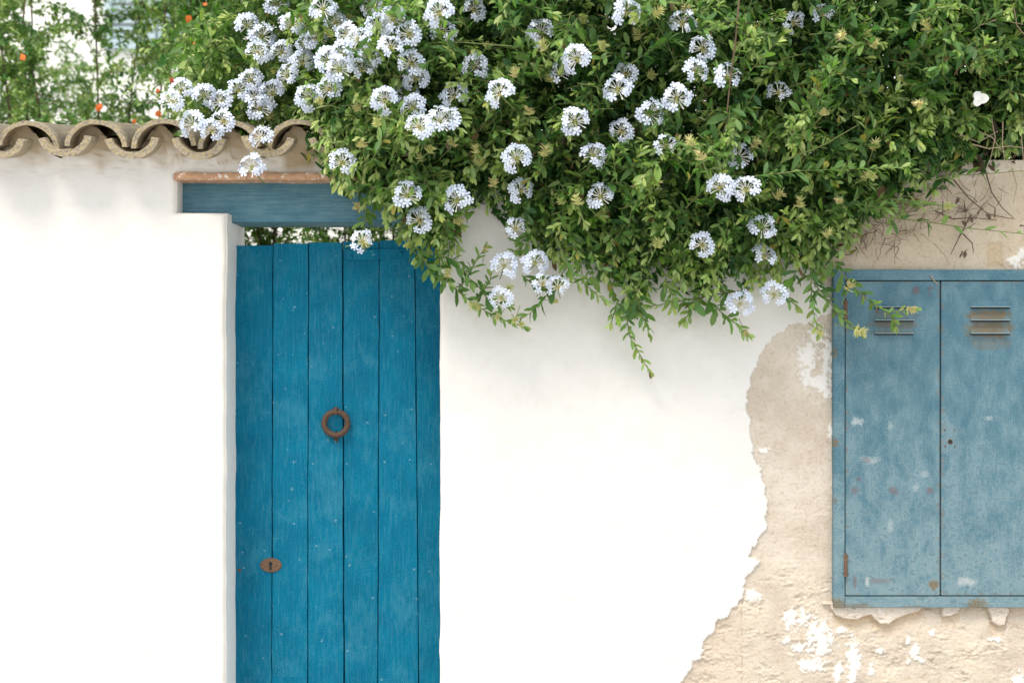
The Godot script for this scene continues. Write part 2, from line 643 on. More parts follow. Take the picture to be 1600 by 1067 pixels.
# the right-hand stretch, whose white coat has come off
const EDGE := [Vector2(470, 1420), Vector2(482, 1310), Vector2(492, 1296), Vector2(500, 1272), Vector2(503, 1260), Vector2(508, 1234), Vector2(515, 1222), Vector2(525, 1209), Vector2(550, 1192), Vector2(575, 1180), Vector2(600, 1172), Vector2(625, 1168), Vector2(650, 1171), Vector2(680, 1173), Vector2(700, 1179), Vector2(715, 1181), Vector2(735, 1189), Vector2(755, 1197), Vector2(775, 1200), Vector2(800, 1200), Vector2(825, 1196), Vector2(840, 1192), Vector2(856, 1179), Vector2(868, 1173), Vector2(875, 1182), Vector2(882, 1190), Vector2(890, 1174), Vector2(900, 1166), Vector2(915, 1162), Vector2(935, 1159), Vector2(945, 1149), Vector2(960, 1135), Vector2(972, 1121), Vector2(995, 1107), Vector2(1010, 1099), Vector2(1030, 1096), Vector2(1036, 1084), Vector2(1045, 1080), Vector2(1056, 1072), Vector2(1067, 1062), Vector2(1120, 1030), Vector2(1338, 1010)]
const LEFT_OF_FRAME := [Vector2(250, 1240), Vector2(380, 1268), Vector2(430, 1284), Vector2(455, 1290), Vector2(470, 1298), Vector2(482, 1312)]
# white remnants on the render: centre, half sizes
const REMNANTS := [[1263, 560, 17, 34], [1276, 525, 14, 20], [1262, 592, 8, 14], [1293, 560, 9, 46], [1282, 598, 24, 16], [1294, 612, 10, 12], [1299, 676, 4, 18], [1178, 930, 14, 9], [1235, 968, 10, 20], [1258, 968, 12, 16], [1282, 1000, 24, 34], [1248, 1012, 10, 10], [1230, 1002, 7, 7], [1270, 1040, 24, 12], [1335, 1030, 13, 34], [1332, 1062, 9, 20], [1378, 1017, 10, 6], [1431, 1020, 9, 14], [1422, 1035, 5, 6], [1441, 1033, 6, 5], [1457, 990, 5, 6], [1364, 1048, 5, 10], [1557, 999, 11, 5], [1594, 1062, 12, 14], [1310, 1050, 8, 16], [1420, 1002, 6, 5], [1316, 985, 10, 6], [1195, 705, 10, 6], [1590, 408, 16, 14], [1604, 395, 12, 14]]

func over_render(px: float, py: float) -> Array:   # [height, how white, colour of what is bare]
	var wx := px + n_mid.get_noise_2d(px * 1.1, py * 1.1) * 8.0 + n_fine.get_noise_2d(px * 1.4, py * 1.4) * 2.2
	var wy := py + n_mid.get_noise_2d(px * 1.1 + 500, py * 1.1) * 8.0 + n_fine.get_noise_2d(px * 1.4 + 300, py * 1.4) * 2.0
	var edge := along(EDGE, wy) if wy > 478 else along(LEFT_OF_FRAME, wy)
	var white := clampf((edge - wx) / 2.4 + 0.5, 0, 1)
	var height := white * 0.0075
	var ragged := n_mid.get_noise_2d(px * 2.0 + 900, py * 2.0) * 0.55 + n_fine.get_noise_2d(px + 40, py) * 0.5
	if px > 1150 and white < 1.0:
		for r in REMNANTS:
			if absf(px - r[0]) < r[2] * 1.7 and absf(py - r[1]) < r[3] * 1.7:
				var dx: float = (px - r[0]) / r[2]
				var dy: float = (py - r[1]) / r[3]
				var e := clampf((0.95 - sqrt(dx * dx + dy * dy) + ragged * 1.35) * 3.2, 0, 1) * 0.92
				white = maxf(white, e)
				height = maxf(height, e * 0.0035)
	var t := n_low.get_noise_2d(px * 1.5 + 70, py * 1.5)
	var k := n_mid.get_noise_2d(px + 200, py)
	var bare := Color(0.505, 0.435, 0.365).lerp(Color(0.59, 0.53, 0.465), clampf(0.5 + t + k * 0.6, 0, 1))
	var low := smoothstep(860.0, 930.0, py + k * 40.0)
	var patchy := smoothstep(-0.15, 0.45, n_low.get_noise_2d(px * 3.0 + 31, py * 4.0))
	var rough := 0.0004 + 0.0010 * patchy + (0.0005 + 0.0026 * patchy) * low
	bare = bare.lerp(Color(0.575, 0.50, 0.41), low * clampf(0.35 + t, 0, 1))
	height += (n_fine.get_noise_2d(px * 0.5, py * 1.1) * rough + n_mid.get_noise_2d(px * 0.7, py * 1.4) * rough * 1.6) * (1.0 - white * 0.75)
	# the seam of an older repair
	if py > 930 and px > 1155 and px < 1170:
		height -= clampf(1.0 - absf(px - 1161.0 - k * 2.0) / 1.6, 0, 1) * 0.004
	if px < 1161 and py > 940 and white < 0.5:
		bare = bare.lerp(Color(0.575, 0.475, 0.385), 0.45)
	# flakes that stand off below the cabinet, and the hollow under them
	if py > 940 and py < 1010 and px > 1285:
		var fy := along([Vector2(1296, 945), Vector2(1306, 962), Vector2(1320, 967), Vector2(1342, 969), Vector2(1350, 964), Vector2(1360, 961), Vector2(1368, 968), Vector2(1376, 975), Vector2(1392, 976), Vector2(1402, 968), Vector2(1412, 963), Vector2(1436, 955), Vector2(1446, 944), Vector2(1472, 944), Vector2(1473, 964), Vector2(1490, 962), Vector2(1501, 957), Vector2(1503, 944), Vector2(1546, 944), Vector2(1549, 972), Vector2(1562, 979), Vector2(1574, 976), Vector2(1578, 944), Vector2(1700, 944)], px + k * 4.0)
		var on := clampf((fy - py) / 1.6 + 0.5, 0, 1)
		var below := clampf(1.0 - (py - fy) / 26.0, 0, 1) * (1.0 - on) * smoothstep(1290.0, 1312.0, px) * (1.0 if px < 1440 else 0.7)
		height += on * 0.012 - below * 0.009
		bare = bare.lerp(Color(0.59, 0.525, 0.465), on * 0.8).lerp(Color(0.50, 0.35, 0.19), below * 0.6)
		white = maxf(white * (1.0 - on), on * clampf(ragged * 2.0 - 0.3, 0, 0.8))
	# cracks
	var crack := absf(n_mid.get_noise_2d(px * 0.55 + 40, py * 1.0 + 777))
	if low > 0.3 and crack < 0.012 and patchy > 0.5 and white < 0.5:
		height -= (1.0 - crack / 0.012) * 0.003
		bare = bare.lerp(Color(0.34, 0.23, 0.13), (1.0 - crack / 0.012) * 0.4)
	# the chase cut over the cabinet, and the greyish ledge along the top
	if px > 1500 and py < 430:
		var ch := clampf(1.0 - maxf(absf(px - 1556) - 11, absf(py - 398) - 18) / 2.0, 0, 1)
		height -= ch * (0.004 + n_fine.get_noise_2d(px * 2, py * 2) * 0.003)
		bare = bare.lerp(Color(0.50, 0.40, 0.27), ch * 0.7)
	if py < 300:
		var lip := along([Vector2(1046, 285), Vector2(1380, 296), Vector2(1440, 292), Vector2(1470, 283), Vector2(1530, 281), Vector2(1570, 272), Vector2(1600, 268), Vector2(1820, 270)], px)
		var e := clampf((lip - py + k * 5.0) / 2.5, 0, 1)
		height += e * 0.006
		bare = bare.lerp(Color(0.66, 0.62, 0.58), e)
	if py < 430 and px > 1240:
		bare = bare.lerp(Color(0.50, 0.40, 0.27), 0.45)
	return [height, white, bare]

func damaged_side(wall: Node3D) -> void:
	var xs := lines(1046, 1058, 6, [], 0, 1)
	xs.append_array(lines(1058, 1606, 1.5, [], 0, 1).slice(1))
	xs.append_array(lines(1606, 1820, 12, [], 0, 1).slice(1))
	var ys := lines(250, 478, 2.2, [], 0, 1)
	ys.append_array(lines(478, 1070, 1.5, [], 0, 1).slice(1))
	ys.append_array(lines(1070, 1338.4, 10, [], 0, 1).slice(1))
	var w := xs.size()
	var h := ys.size()
	var pos := PackedVector3Array()
	var nor := PackedVector3Array()
	var col := PackedColorArray()
	var whites := PackedFloat32Array()
	pos.resize(w * h)
	nor.resize(w * h)
	col.resize(w * h)
	whites.resize(w * h)
	var plain := Color(0.690, 0.670, 0.650)
	for j in h:
		for i in w:
			var px := xs[i]
			var py := ys[j]
			var hidden := px > 1316 and py > 440 and py < 930
			var left := px < 1150 and py < 930
			var z := n_low.get_noise_2d(px, py) * 0.006
			var c := plain
			var wh := 1.0
			if hidden or left:
				z += n_mid.get_noise_2d(px * 0.6, py * 0.6) * 0.0016
			else:
				var r := over_render(px, py)
				var fade := clampf((px - 1046) / 12.0, 0, 1)
				z += r[0] - 0.0075 + (n_mid.get_noise_2d(px * 0.6, py * 0.6) * 0.0016)
				wh = r[1]
				c = Color(r[2]).lerp(plain, wh)
			pos[j * w + i] = Vector3(X(px), Y(py), z)
			col[j * w + i] = c
			whites[j * w + i] = wh
	for j in h:
		for i in w:
			var l := pos[j * w + maxi(i - 1, 0)]
			var r := pos[j * w + mini(i + 1, w - 1)]
			var u := pos[maxi(j - 1, 0) * w + i]
			var d := pos[mini(j + 1, h - 1) * w + i]
			nor[j * w + i] = (d - u).cross(r - l).normalized()
	var white_idx := PackedInt32Array()
	var bare_idx := PackedInt32Array()
	for j in h - 1:
		for i in w - 1:
			if xs[i] > 1322 and ys[j] > 446 and ys[j] < 922:
				continue
			var a := j * w + i
			var q := PackedInt32Array([a, a + 1, a + w + 1, a, a + w + 1, a + w])
			if whites[a] + whites[a + 1] + whites[a + w] + whites[a + w + 1] > 2.0:
				white_idx.append_array(q)
			else:
				bare_idx.append_array(q)
	for k in 2:
		var a := []
		a.resize(Mesh.ARRAY_MAX)
		var src := white_idx if k == 0 else bare_idx
		var remap := PackedInt32Array()
		remap.resize(w * h)
		remap.fill(-1)
		var pv := PackedVector3Array()
		var pn := PackedVector3Array()
		var pc := PackedColorArray()
		var idx := PackedInt32Array()
		idx.resize(src.size())
		for t in src.size():
			var s := src[t]
			if remap[s] < 0:
				remap[s] = pv.size()
				pv.append(pos[s])
				pn.append(nor[s])
				pc.append(col[s])
			idx[t] = remap[s]
		a[Mesh.ARRAY_VERTEX] = pv
		a[Mesh.ARRAY_NORMAL] = pn
		a[Mesh.ARRAY_COLOR] = pc
		a[Mesh.ARRAY_INDEX] = idx
		var mesh := ArrayMesh.new()
		mesh.add_surface_from_arrays(Mesh.PRIMITIVE_TRIANGLES, a)
		mesh.surface_set_material(0, M.white_plaster if k == 0 else M.bare_render)
		part("flaking_plaster" if k == 0 else "bare_render", mesh, wall, "white coat with a ragged broken edge" if k == 0 else "rough beige render laid bare beside the cabinet")

# ---------------------------------------------------------------- clay coping
func barrel(mid_r: float, thick: float, a0: float, a1: float, length: float, taper: float, seed_: int) -> MB:
	var b := MB.new()
	var na := 18
	var nl := 7
	var outer := []
	var inner := []
	for j in nl + 1:
		var zz := -length * j / nl
		var k := 1.0 - taper * j / nl
		var ro := []
		var ri := []
		for i in na + 1:
			var an := lerpf(a0, a1, float(i) / na)
			var d := Vector3(cos(an), sin(an), 0)
			var wob := n_fine.get_noise_2d(i * 9.0 + seed_ * 37, j * 9.0) * 0.0035
			var front := (n_mid.get_noise_2d(i * 7.0, seed_ * 91.0) * 0.008 if j == 0 else 0.0)
			b.col = Color(0.50, 0.49, 0.50).lerp(Color(0.85, 0.8, 0.72), clampf(n_mid.get_noise_2d(i * 11.0 + seed_ * 50, j * 17.0) * 1.5, 0, 1)) if sin(an) > 0 and j > 0 else Color(0.95, 0.92, 0.88)
			ro.append(b.vert(d * ((mid_r + thick / 2) * k + wob) + Vector3(0, 0, zz + front), d))
			b.col = Color(0.9, 0.85, 0.78)
			ri.append(b.vert(d * ((mid_r - thick / 2) * k + wob * 0.5) + Vector3(0, 0, zz + front), -d))
		outer.append(ro)
		inner.append(ri)
	for j in nl:
		for i in na:
			b.quad(outer[j][i], outer[j][i + 1], outer[j + 1][i + 1], outer[j + 1][i])
			b.quad(inner[j][i], inner[j][i + 1], inner[j + 1][i + 1], inner[j + 1][i])
	b.col = Color(1.0, 0.97, 0.92)
	for e in [0, nl]:
		var nn := Vector3(0, 0, 1 if e == 0 else -1)
		var lip := 0.004 if e == 0 else 0.0
		for i in na:
			var q := []
			for s in [outer[e][i], outer[e][i + 1], inner[e][i + 1], inner[e][i]]:
				q.append(b.vert(b.v[s], nn))
			# a rounded nose: a ridge between the two rims
			var m0 := b.vert((b.v[outer[e][i]] + b.v[inner[e][i]]) / 2 + nn * lip, nn)
			var m1 := b.vert((b.v[outer[e][i + 1]] + b.v[inner[e][i + 1]]) / 2 + nn * lip, nn)
			b.quad(q[0], q[1], m1, m0)
			b.quad(m0, m1, q[2], q[3])
	for i in [0, na]:
		for j in nl:
			var t: Vector3 = (b.v[outer[0][1]] - b.v[outer[0][0]]).normalized() * -1.0 if i == 0 else (b.v[outer[0][na]] - b.v[outer[0][na - 1]]).normalized()
			b.flat_quad(b.v[outer[j][i]], b.v[inner[j][i]], b.v[inner[j + 1][i]], b.v[outer[j + 1][i]], t)
	return b

func coping(wall: Node3D) -> void:
	var slope := deg_to_rad(8.5)
	var covers := []
	var pans := []
	for k in 3:
		covers.append(barrel(0.094, 0.0165, deg_to_rad(2), deg_to_rad(178), 0.42, 0.14, k).mesh(M.coping_clay))
		pans.append(barrel(0.076, 0.023, deg_to_rad(192), deg_to_rad(348), 0.44, -0.05, k + 5).mesh(M.coping_clay))
	for k in 13:
		var cx := 44.0 + 105.5 * (k - 4)
		var tilt := rf(-0.03, 0.03)
		var c := part("coping_tile", covers[k % 3], wall)
		c.transform = Transform3D(Basis(Vector3.UP, tilt) * Basis(Vector3.RIGHT, slope + rf(-0.012, 0.012)) * Basis(Vector3.FORWARD, rf(-0.07, 0.07)) * Basis.from_scale(Vector3(rf(0.97, 1.03), rf(0.84, 0.92), 1)), P(cx + rf(-3, 3), 232 + rf(-3, 2), 0.092 + rf(-0.008, 0.012)))
		var p := part("channel_tile", pans[(k + 1) % 3], wall)
		p.transform = Transform3D(Basis(Vector3.UP, rf(-0.03, 0.03)) * Basis(Vector3.RIGHT, slope) * Basis(Vector3.FORWARD, rf(-0.08, 0.08)) * Basis.from_scale(Vector3(1, rf(0.84, 0.92), 1)), P(cx + 56 + rf(-2, 2), 208 + rf(-2, 2), 0.114 + rf(-0.006, 0.01)))
	# mortar bed below the tiles
	var b := MB.new()
	b.col = Color(0.42, 0.33, 0.22)
	for k in 13:
		var cx := 44.0 + 105.5 * (k - 4)
		b.box(Vector3(X(cx - 26), Y(248), -0.28), Vector3(X(cx + 26), Y(212), 0.02), 0.02)
	part("mortar_bed", b.mesh(M.bare_render), wall)

# ---------------------------------------------------------------- door
func door() -> void:
	var d := thing("plank_door", "blue painted plank door with a rusty ring handle, set back in the white wall", "door", Vector3(0, 0, -0.17))
	var k := (EYE.z + 0.17) / EYE.z
	var dx := func(px: float) -> float: return (px - 800.0) / S * k
	var dy := func(py: float) -> float: return EYE.y + (533.5 - py) / S * k
	var us := Vector2(1.0 / 0.69, 1.0 / 1.95)
	var tops := [383.5, 380.5, 379.0, 377.5, 375.5, 376.5]
	var top_x := [360.0, 426.0, 481.5, 535.0, 592.5, 648.0, 700.0]
	var bot_x := [360.0, 424.0, 480.0, 537.0, 590.0, 654.0, 700.0]
	for i in 6:
		var b := MB.new()
		var tone: float = [0.97, 1.06, 1.02, 0.95, 1.0, 0.90][i]
		b.col = Color(tone, tone, tone)
		var segs := 70
		var rows := []
		var y1: float = dy.call(tops[i])
		var zj := rf(-0.002, 0.002)
		for j in segs + 1:
			var t := float(j) / segs
			var y := lerpf(y1, 0.02, t)
			var vis := clampf((y1 - y) / 1.45, 0, 1.3)
			var g0 := 0.0006 + 0.0010 * (0.5 + n_mid.get_noise_2d(j * 4.0, i * 200.0)) + (0.0008 if i == 3 else 0.0)
			var g1 := 0.0006 + 0.0010 * (0.5 + n_mid.get_noise_2d(j * 4.0, (i + 1) * 200.0)) + (0.0008 if i == 2 else 0.0)
			var w0 := n_fine.get_noise_2d(j * 5.0, i * 90.0) * 0.0011 + n_low.get_noise_2d(j * 12.0, i * 90.0) * 0.002
			var w1 := n_fine.get_noise_2d(j * 5.0, (i + 1) * 90.0) * 0.0011 + n_low.get_noise_2d(j * 12.0, (i + 1) * 90.0) * 0.002
			var x0: float = dx.call(lerpf(top_x[i], bot_x[i], vis)) + w0 + g0
			var x1: float = dx.call(lerpf(top_x[i + 1], bot_x[i + 1], vis)) + w1 - g1
			var bow := n_low.get_noise_2d(i * 300.0, j * 6.0) * 0.002 + zj
			var pts := [[x0, -0.028, Vector3.LEFT], [x0, -0.002, Vector3.LEFT], [x0 + 0.002, 0.0, FRONT], [lerpf(x0, x1, 0.25), 0.0012, FRONT], [lerpf(x0, x1, 0.75), 0.0012, FRONT], [x1 - 0.002, 0.0, FRONT], [x1, -0.002, Vector3.RIGHT], [x1, -0.028, Vector3.RIGHT]]
			var row := []
			for p in pts:
				row.append(b.vert(Vector3(p[0], y, p[1] + bow), p[2], Vector2((p[0] + 1.0) * us.x + i * 0.037, -y * us.y + i * 0.23)))
			rows.append(row)
			if j == 0:
				var cap := []
				for p in pts:
					cap.append(b.vert(Vector3(p[0], y, p[1] + bow), Vector3.UP, Vector2(p[0] * us.x, p[1] * us.y)))
				for q in range(1, 7):
					b.tri(cap[0], cap[q], cap[q + 1])
		for j in segs:
			for q in 7:
				b.quad(rows[j][q], rows[j][q + 1], rows[j + 1][q + 1], rows[j + 1][q])
		part("plank", b.mesh(M.door_paint), d)
	var back := MB.new()
	back.box(Vector3(dx.call(358), 0.03, -0.055), Vector3(dx.call(702), dy.call(392), -0.033), 0.002)
	part("backing", back.mesh(M.dark_gap), d)
	# strap hinge under the paint
	var st := MB.new()
	st.box(Vector3(dx.call(539), dy.call(406.5), 0.0005), Vector3(dx.call(592), dy.call(389), 0.005), 0.002, us, Vector2(0.1, 0.4))
	st.box(Vector3(dx.call(592.6), dy.call(405), 0.0005), Vector3(dx.call(660), dy.call(388.5), 0.0045), 0.002, us, Vector2(0.1, 0.4))
	var hinge := part("strap_hinge", st.mesh(M.door_paint), d)
	var nail := MB.new()
	dome(nail, Vector3.ZERO, 0.008, 0.004)
	var nm := nail.mesh(M.door_paint)
	for q in [[549.0, 402.0], [626.0, 396.0]]:
		var nn := part("nail", nm, hinge)
		nn.position = Vector3(dx.call(q[0]), dy.call(q[1]), 0.005)
	# ring handle
	var hub := holder("ring_handle", d)
	var c := Vector3(dx.call(525.5), dy.call(661), 0.017)
	var rb := MB.new()
	torus(rb, c, 0.0395, 0.0085)
	var dark: StandardMaterial3D = M.rust.duplicate()
	dark.resource_name = "dark_rust"
	dark.albedo_color = Color(0.62, 0.60, 0.62).linear_to_srgb()
	part("ring", rb.mesh(dark), hub)
	var sb := MB.new()
	sb.box(c + Vector3(-0.007, 0.030, -0.012), c + Vector3(0.006, 0.055, 0.0125), 0.003)
	part("staple", sb.mesh(dark), hub)
	var kb := MB.new()
	for q in 4:
		var a0 := TAU * q / 4.0 + PI / 4
		var a1 := TAU * (q + 1) / 4.0 + PI / 4
		var base := c + Vector3(0, -0.038, -0.004)
		var p0 := base + Vector3(cos(a0) * 0.011, -0.015, sin(a0) * 0.011)
		var p1 := base + Vector3(cos(a1) * 0.011, -0.015, sin(a1) * 0.011)
		var tip := base + Vector3(0.001, 0.017, 0)
		var nn := ((p0 + p1) / 2 - base).normalized()
		kb.tri(kb.vert(p0, nn), kb.vert(p1, nn), kb.vert(tip, nn))
		var dn := base + Vector3(0.003, -0.028, -0.004)
		kb.tri(kb.vert(p0, nn), kb.vert(p1, nn), kb.vert(dn, nn))
	part("strike", kb.mesh(dark), hub)
	# keyhole plate
	var e := MB.new()
	var ec := Vector3(dx.call(423), dy.call(883), 0.0)
	var rim0 := []
	var rim1 := []
	var rim2 := []
	for q in 28:
		var an := TAU * q / 28.0
		var dir := Vector3(cos(an), sin(an), 0)
		var el := Vector3(cos(an) * 0.0375, sin(an) * 0.0245, 0)
		rim0.append(e.vert(ec + el, dir))
		rim1.append(e.vert(ec + el * 0.95 + Vector3(0, 0, 0.0035), (dir + FRONT).normalized()))
		rim2.append(e.vert(ec + el * 0.86 + Vector3(0, 0, 0.005), FRONT))
	var mid := e.vert(ec + Vector3(0, 0, 0.0055), FRONT)
	for q in 28:
		var q2 := (q + 1) % 28
		e.quad(rim0[q], rim0[q2], rim1[q2], rim1[q])
		e.quad(rim1[q], rim1[q2], rim2[q2], rim2[q])
		e.tri(mid, rim2[q], rim2[q2])
	var plate := part("keyhole_plate", e.mesh(M.rust), d)
	var kh := MB.new()
	var kz := ec + Vector3(-0.001, 0.006, 0.0062)
	var km := kh.vert(kz, FRONT)
	var kr := []
	for q in 14:
		var an := TAU * q / 14.0
		kr.append(kh.vert(kz + Vector3(cos(an) * 0.0062, sin(an) * 0.0062, 0), FRONT))
	for q in 14:
		kh.tri(km, kr[q], kr[(q + 1) % 14])
	kh.flat_quad(kz + Vector3(-0.0032, -0.003, 0.0003), kz + Vector3(0.0032, -0.003, 0.0003), kz + Vector3(0.0042, -0.021, 0.0003), kz + Vector3(-0.0035, -0.021, 0.0003), FRONT)
	part("keyhole", kh.mesh(M.dark_gap), plate)
	var tn := MB.new()
	dome(tn, Vector3(dx.call(373.5), dy.call(891), 0.001), 0.006, 0.003)
	part("rusty_nail", tn.mesh(M.rust), d)

func dome(b: MB, c: Vector3, r: float, h: float) -> void:
	var top := b.vert(c + Vector3(0, 0, h), FRONT)
	var r0 := []
	var r1 := []
	for q in 10:
		var an := TAU * q / 10.0
		var d := Vector3(cos(an), sin(an), 0)
		r0.append(b.vert(c + d * r, (d + FRONT * 0.3).normalized()))
		r1.append(b.vert(c + d * r * 0.65 + Vector3(0, 0, h * 0.8), (d * 0.5 + FRONT).normalized()))
	for q in 10:
		var q2 := (q + 1) % 10
		b.quad(r0[q], r0[q2], r1[q2], r1[q])
		b.tri(top, r1[q], r1[q2])

func torus(b: MB, c: Vector3, big: float, small: float) -> void:
	var ring := []
	for i in 40:
		var a := TAU * i / 40.0
		var d := Vector3(cos(a), sin(a), 0)
		var row := []
		for k in 10:
			var t := TAU * k / 10.0
			var nn := d * cos(t) + FRONT * sin(t)
			var r := small * (1.0 + n_fine.get_noise_2d(i * 6.0, k * 8.0) * 0.22 + 0.12 * cos(t * 4.0))
			row.append(b.vert(c + d * big + nn * r, nn))
		ring.append(row)
	for i in 40:
		for k in 10:
			b.quad(ring[i][k], ring[i][(k + 1) % 10], ring[(i + 1) % 40][(k + 1) % 10], ring[(i + 1) % 40][k])

# ---------------------------------------------------------------- metal cabinet
func cabinet_paint(called: String, seed_: int, which: int) -> StandardMaterial3D:
	var w := 320
	var h := 1024
	var a := noise_bytes(seed_, 0.012, 5, w, h, 1.0, 0.6)
	var b := noise_bytes(seed_ + 1, 0.09, 4, w, h, 1.2, 0.2)
	var f := noise_bytes(seed_ + 2, 0.2, 2, w, h)
	var g := noise_bytes(seed_ + 3, 0.03, 4, w, h)
	var data := PackedByteArray()
	data.resize(w * h * 3)
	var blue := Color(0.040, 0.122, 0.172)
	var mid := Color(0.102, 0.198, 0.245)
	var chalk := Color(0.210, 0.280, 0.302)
	var rust := Color(0.105, 0.060, 0.024)
	# rust and chips: centre and half size in texture pixels, then how strong, then kind (0 rust, 1 bare pale, 2 dark red)
	var spots := [[101, 485, 5, 7, 0.95, 0], [98, 250, 2, 6, 0.9, 0], [98, 120, 2, 7, 0.8, 0], [98, 335, 2, 4, 0.8, 0], [99, 62, 2, 6, 0.8, 0], [20, 487, 8, 3, 0.7, 0], [60, 488, 6, 2, 0.6, 0], [130, 5, 9, 2, 0.5, 0]]
	var k := float(w) / 148.0
	var ky := float(h) / 490.0
	if which == 1:
		spots = [[75, 56, 30, 8, 0.35, 0], [75, 68, 30, 6, 0.7, 0], [75, 80, 28, 4, 0.45, 0], [110, 15, 5, 5, 1.0, 2], [132, 12, 4, 3, 1.0, 2], [132, 20, 2, 4, 0.8, 2], [27, 26, 4, 8, 0.8, 2], [18, 218, 8, 6, 0.9, 1], [14, 325, 5, 5, 0.8, 2], [76, 326, 6, 6, 0.8, 2], [36, 278, 13, 5, 0.7, 1], [33, 278, 6, 4, 0.7, 2], [132, 326, 6, 5, 0.8, 2], [20, 308, 3, 3, 0.9, 2], [14, 467, 3, 8, 0.8, 2], [52, 466, 16, 4, 0.6, 2], [34, 467, 3, 6, 0.9, 1], [137, 472, 6, 6, 1.0, 0], [70, 380, 4, 8, 0.5, 1], [70, 225, 4, 6, 0.5, 1], [125, 300, 7, 5, 0.4, 1], [110, 320, 4, 6, 0.5, 1]]
	elif which == 2:
		spots = [[75, 54, 27, 8, 1.0, 0], [75, 63, 26, 4, 0.6, 0], [75, 74, 29, 9, 1.0, 0], [75, 84, 27, 4, 0.8, 0], [75, 97, 26, 8, 0.45, 0], [38, 467, 14, 6, 0.8, 1], [15, 250, 16, 26, 0.55, 3], [74, 213, 5, 3, 0.7, 1], [140, 330, 10, 3, 0.5, 2]]
	for y in h:
		for x in w:
			var i := y * w + x
			var t := a[i] / 255.0
			var u := b[i] / 255.0
			var fl := f[i] / 255.0
			var gg := g[i] / 255.0
			var paler_below := 0.55 * (y / float(h) - 0.42)  # paint turns paler and chalkier towards the bottom
			var c := blue.lerp(mid, clampf(t * 1.3 - 0.12 + paler_below + (u - 0.5) * 0.3, 0, 1))
			c = c.lerp(chalk, clampf((gg * 0.6 + t * 0.3 + u * 0.22 + fl * 0.2 - 0.64 + paler_below) * 1.5, 0, 0.85))
			c = c.lerp(chalk, clampf((fl - 0.5) * 1.6, 0, 0.3))
			c = c.lerp(blue, clampf((0.42 - fl) * 1.5, 0, 0.3))
			c = c.lerp(blue, clampf((gg - 0.66) * 5.0, 0, 0.5))
			c = c.lerp(Color(0.42, 0.48, 0.49), clampf((fl - 0.86) * 12.0, 0, 1) * clampf((gg - 0.5) * 4, 0, 1) * 0.5)
			var edge := minf(minf(x, w - 1 - x), minf(y, h - 1 - y))
			if edge < 14 and which > 0:
				c = c.lerp(Color(0.16, 0.13, 0.10), clampf((gg - 0.52) * 4.0, 0, 0.7) * (1.0 - edge / 14.0))
			var px := x / k
			var py := y / ky
			for s in spots:
				var ex: float = (px - s[0]) / s[2]
				var ey: float = (py - s[1]) / s[3]
				var r := ex * ex + ey * ey
				if r < 2.2:
					var v: float = clampf((1.15 - sqrt(r) + (gg - 0.5) * 1.0 + (fl - 0.5) * 2.2) * 5.0, 0, 1) * s[4] * (1.0 if s[5] == 0 else 0.62 if s[5] == 2 else 0.5)
					var kind: int = s[5]
					if kind == 0:
						v *= clampf((fl - 0.30) * 5.0, 0.3, 1.0)
					c = c.lerp(rust.lerp(Color(0.26, 0.175, 0.07), clampf(fl * 1.5 - 0.5, 0, 1)) if kind == 0 else Color(0.55, 0.56, 0.55) if kind == 1 else Color(0.13, 0.055, 0.05) if kind == 2 else chalk, v)
			c = c.linear_to_srgb()
			data[i * 3] = int(c.r * 255)
			data[i * 3 + 1] = int(c.g * 255)
			data[i * 3 + 2] = int(c.b * 255)
	var m := mat(called, Color.WHITE, 0.55)
	m.albedo_texture = ImageTexture.create_from_image(Image.create_from_data(w, h, false, Image.FORMAT_RGB8, data))
	m.metallic_specular = 0.4
	relief(m, ImageTexture.create_from_image(Image.create_from_data(w, h, false, Image.FORMAT_L8, f)), 0.03)
	return m

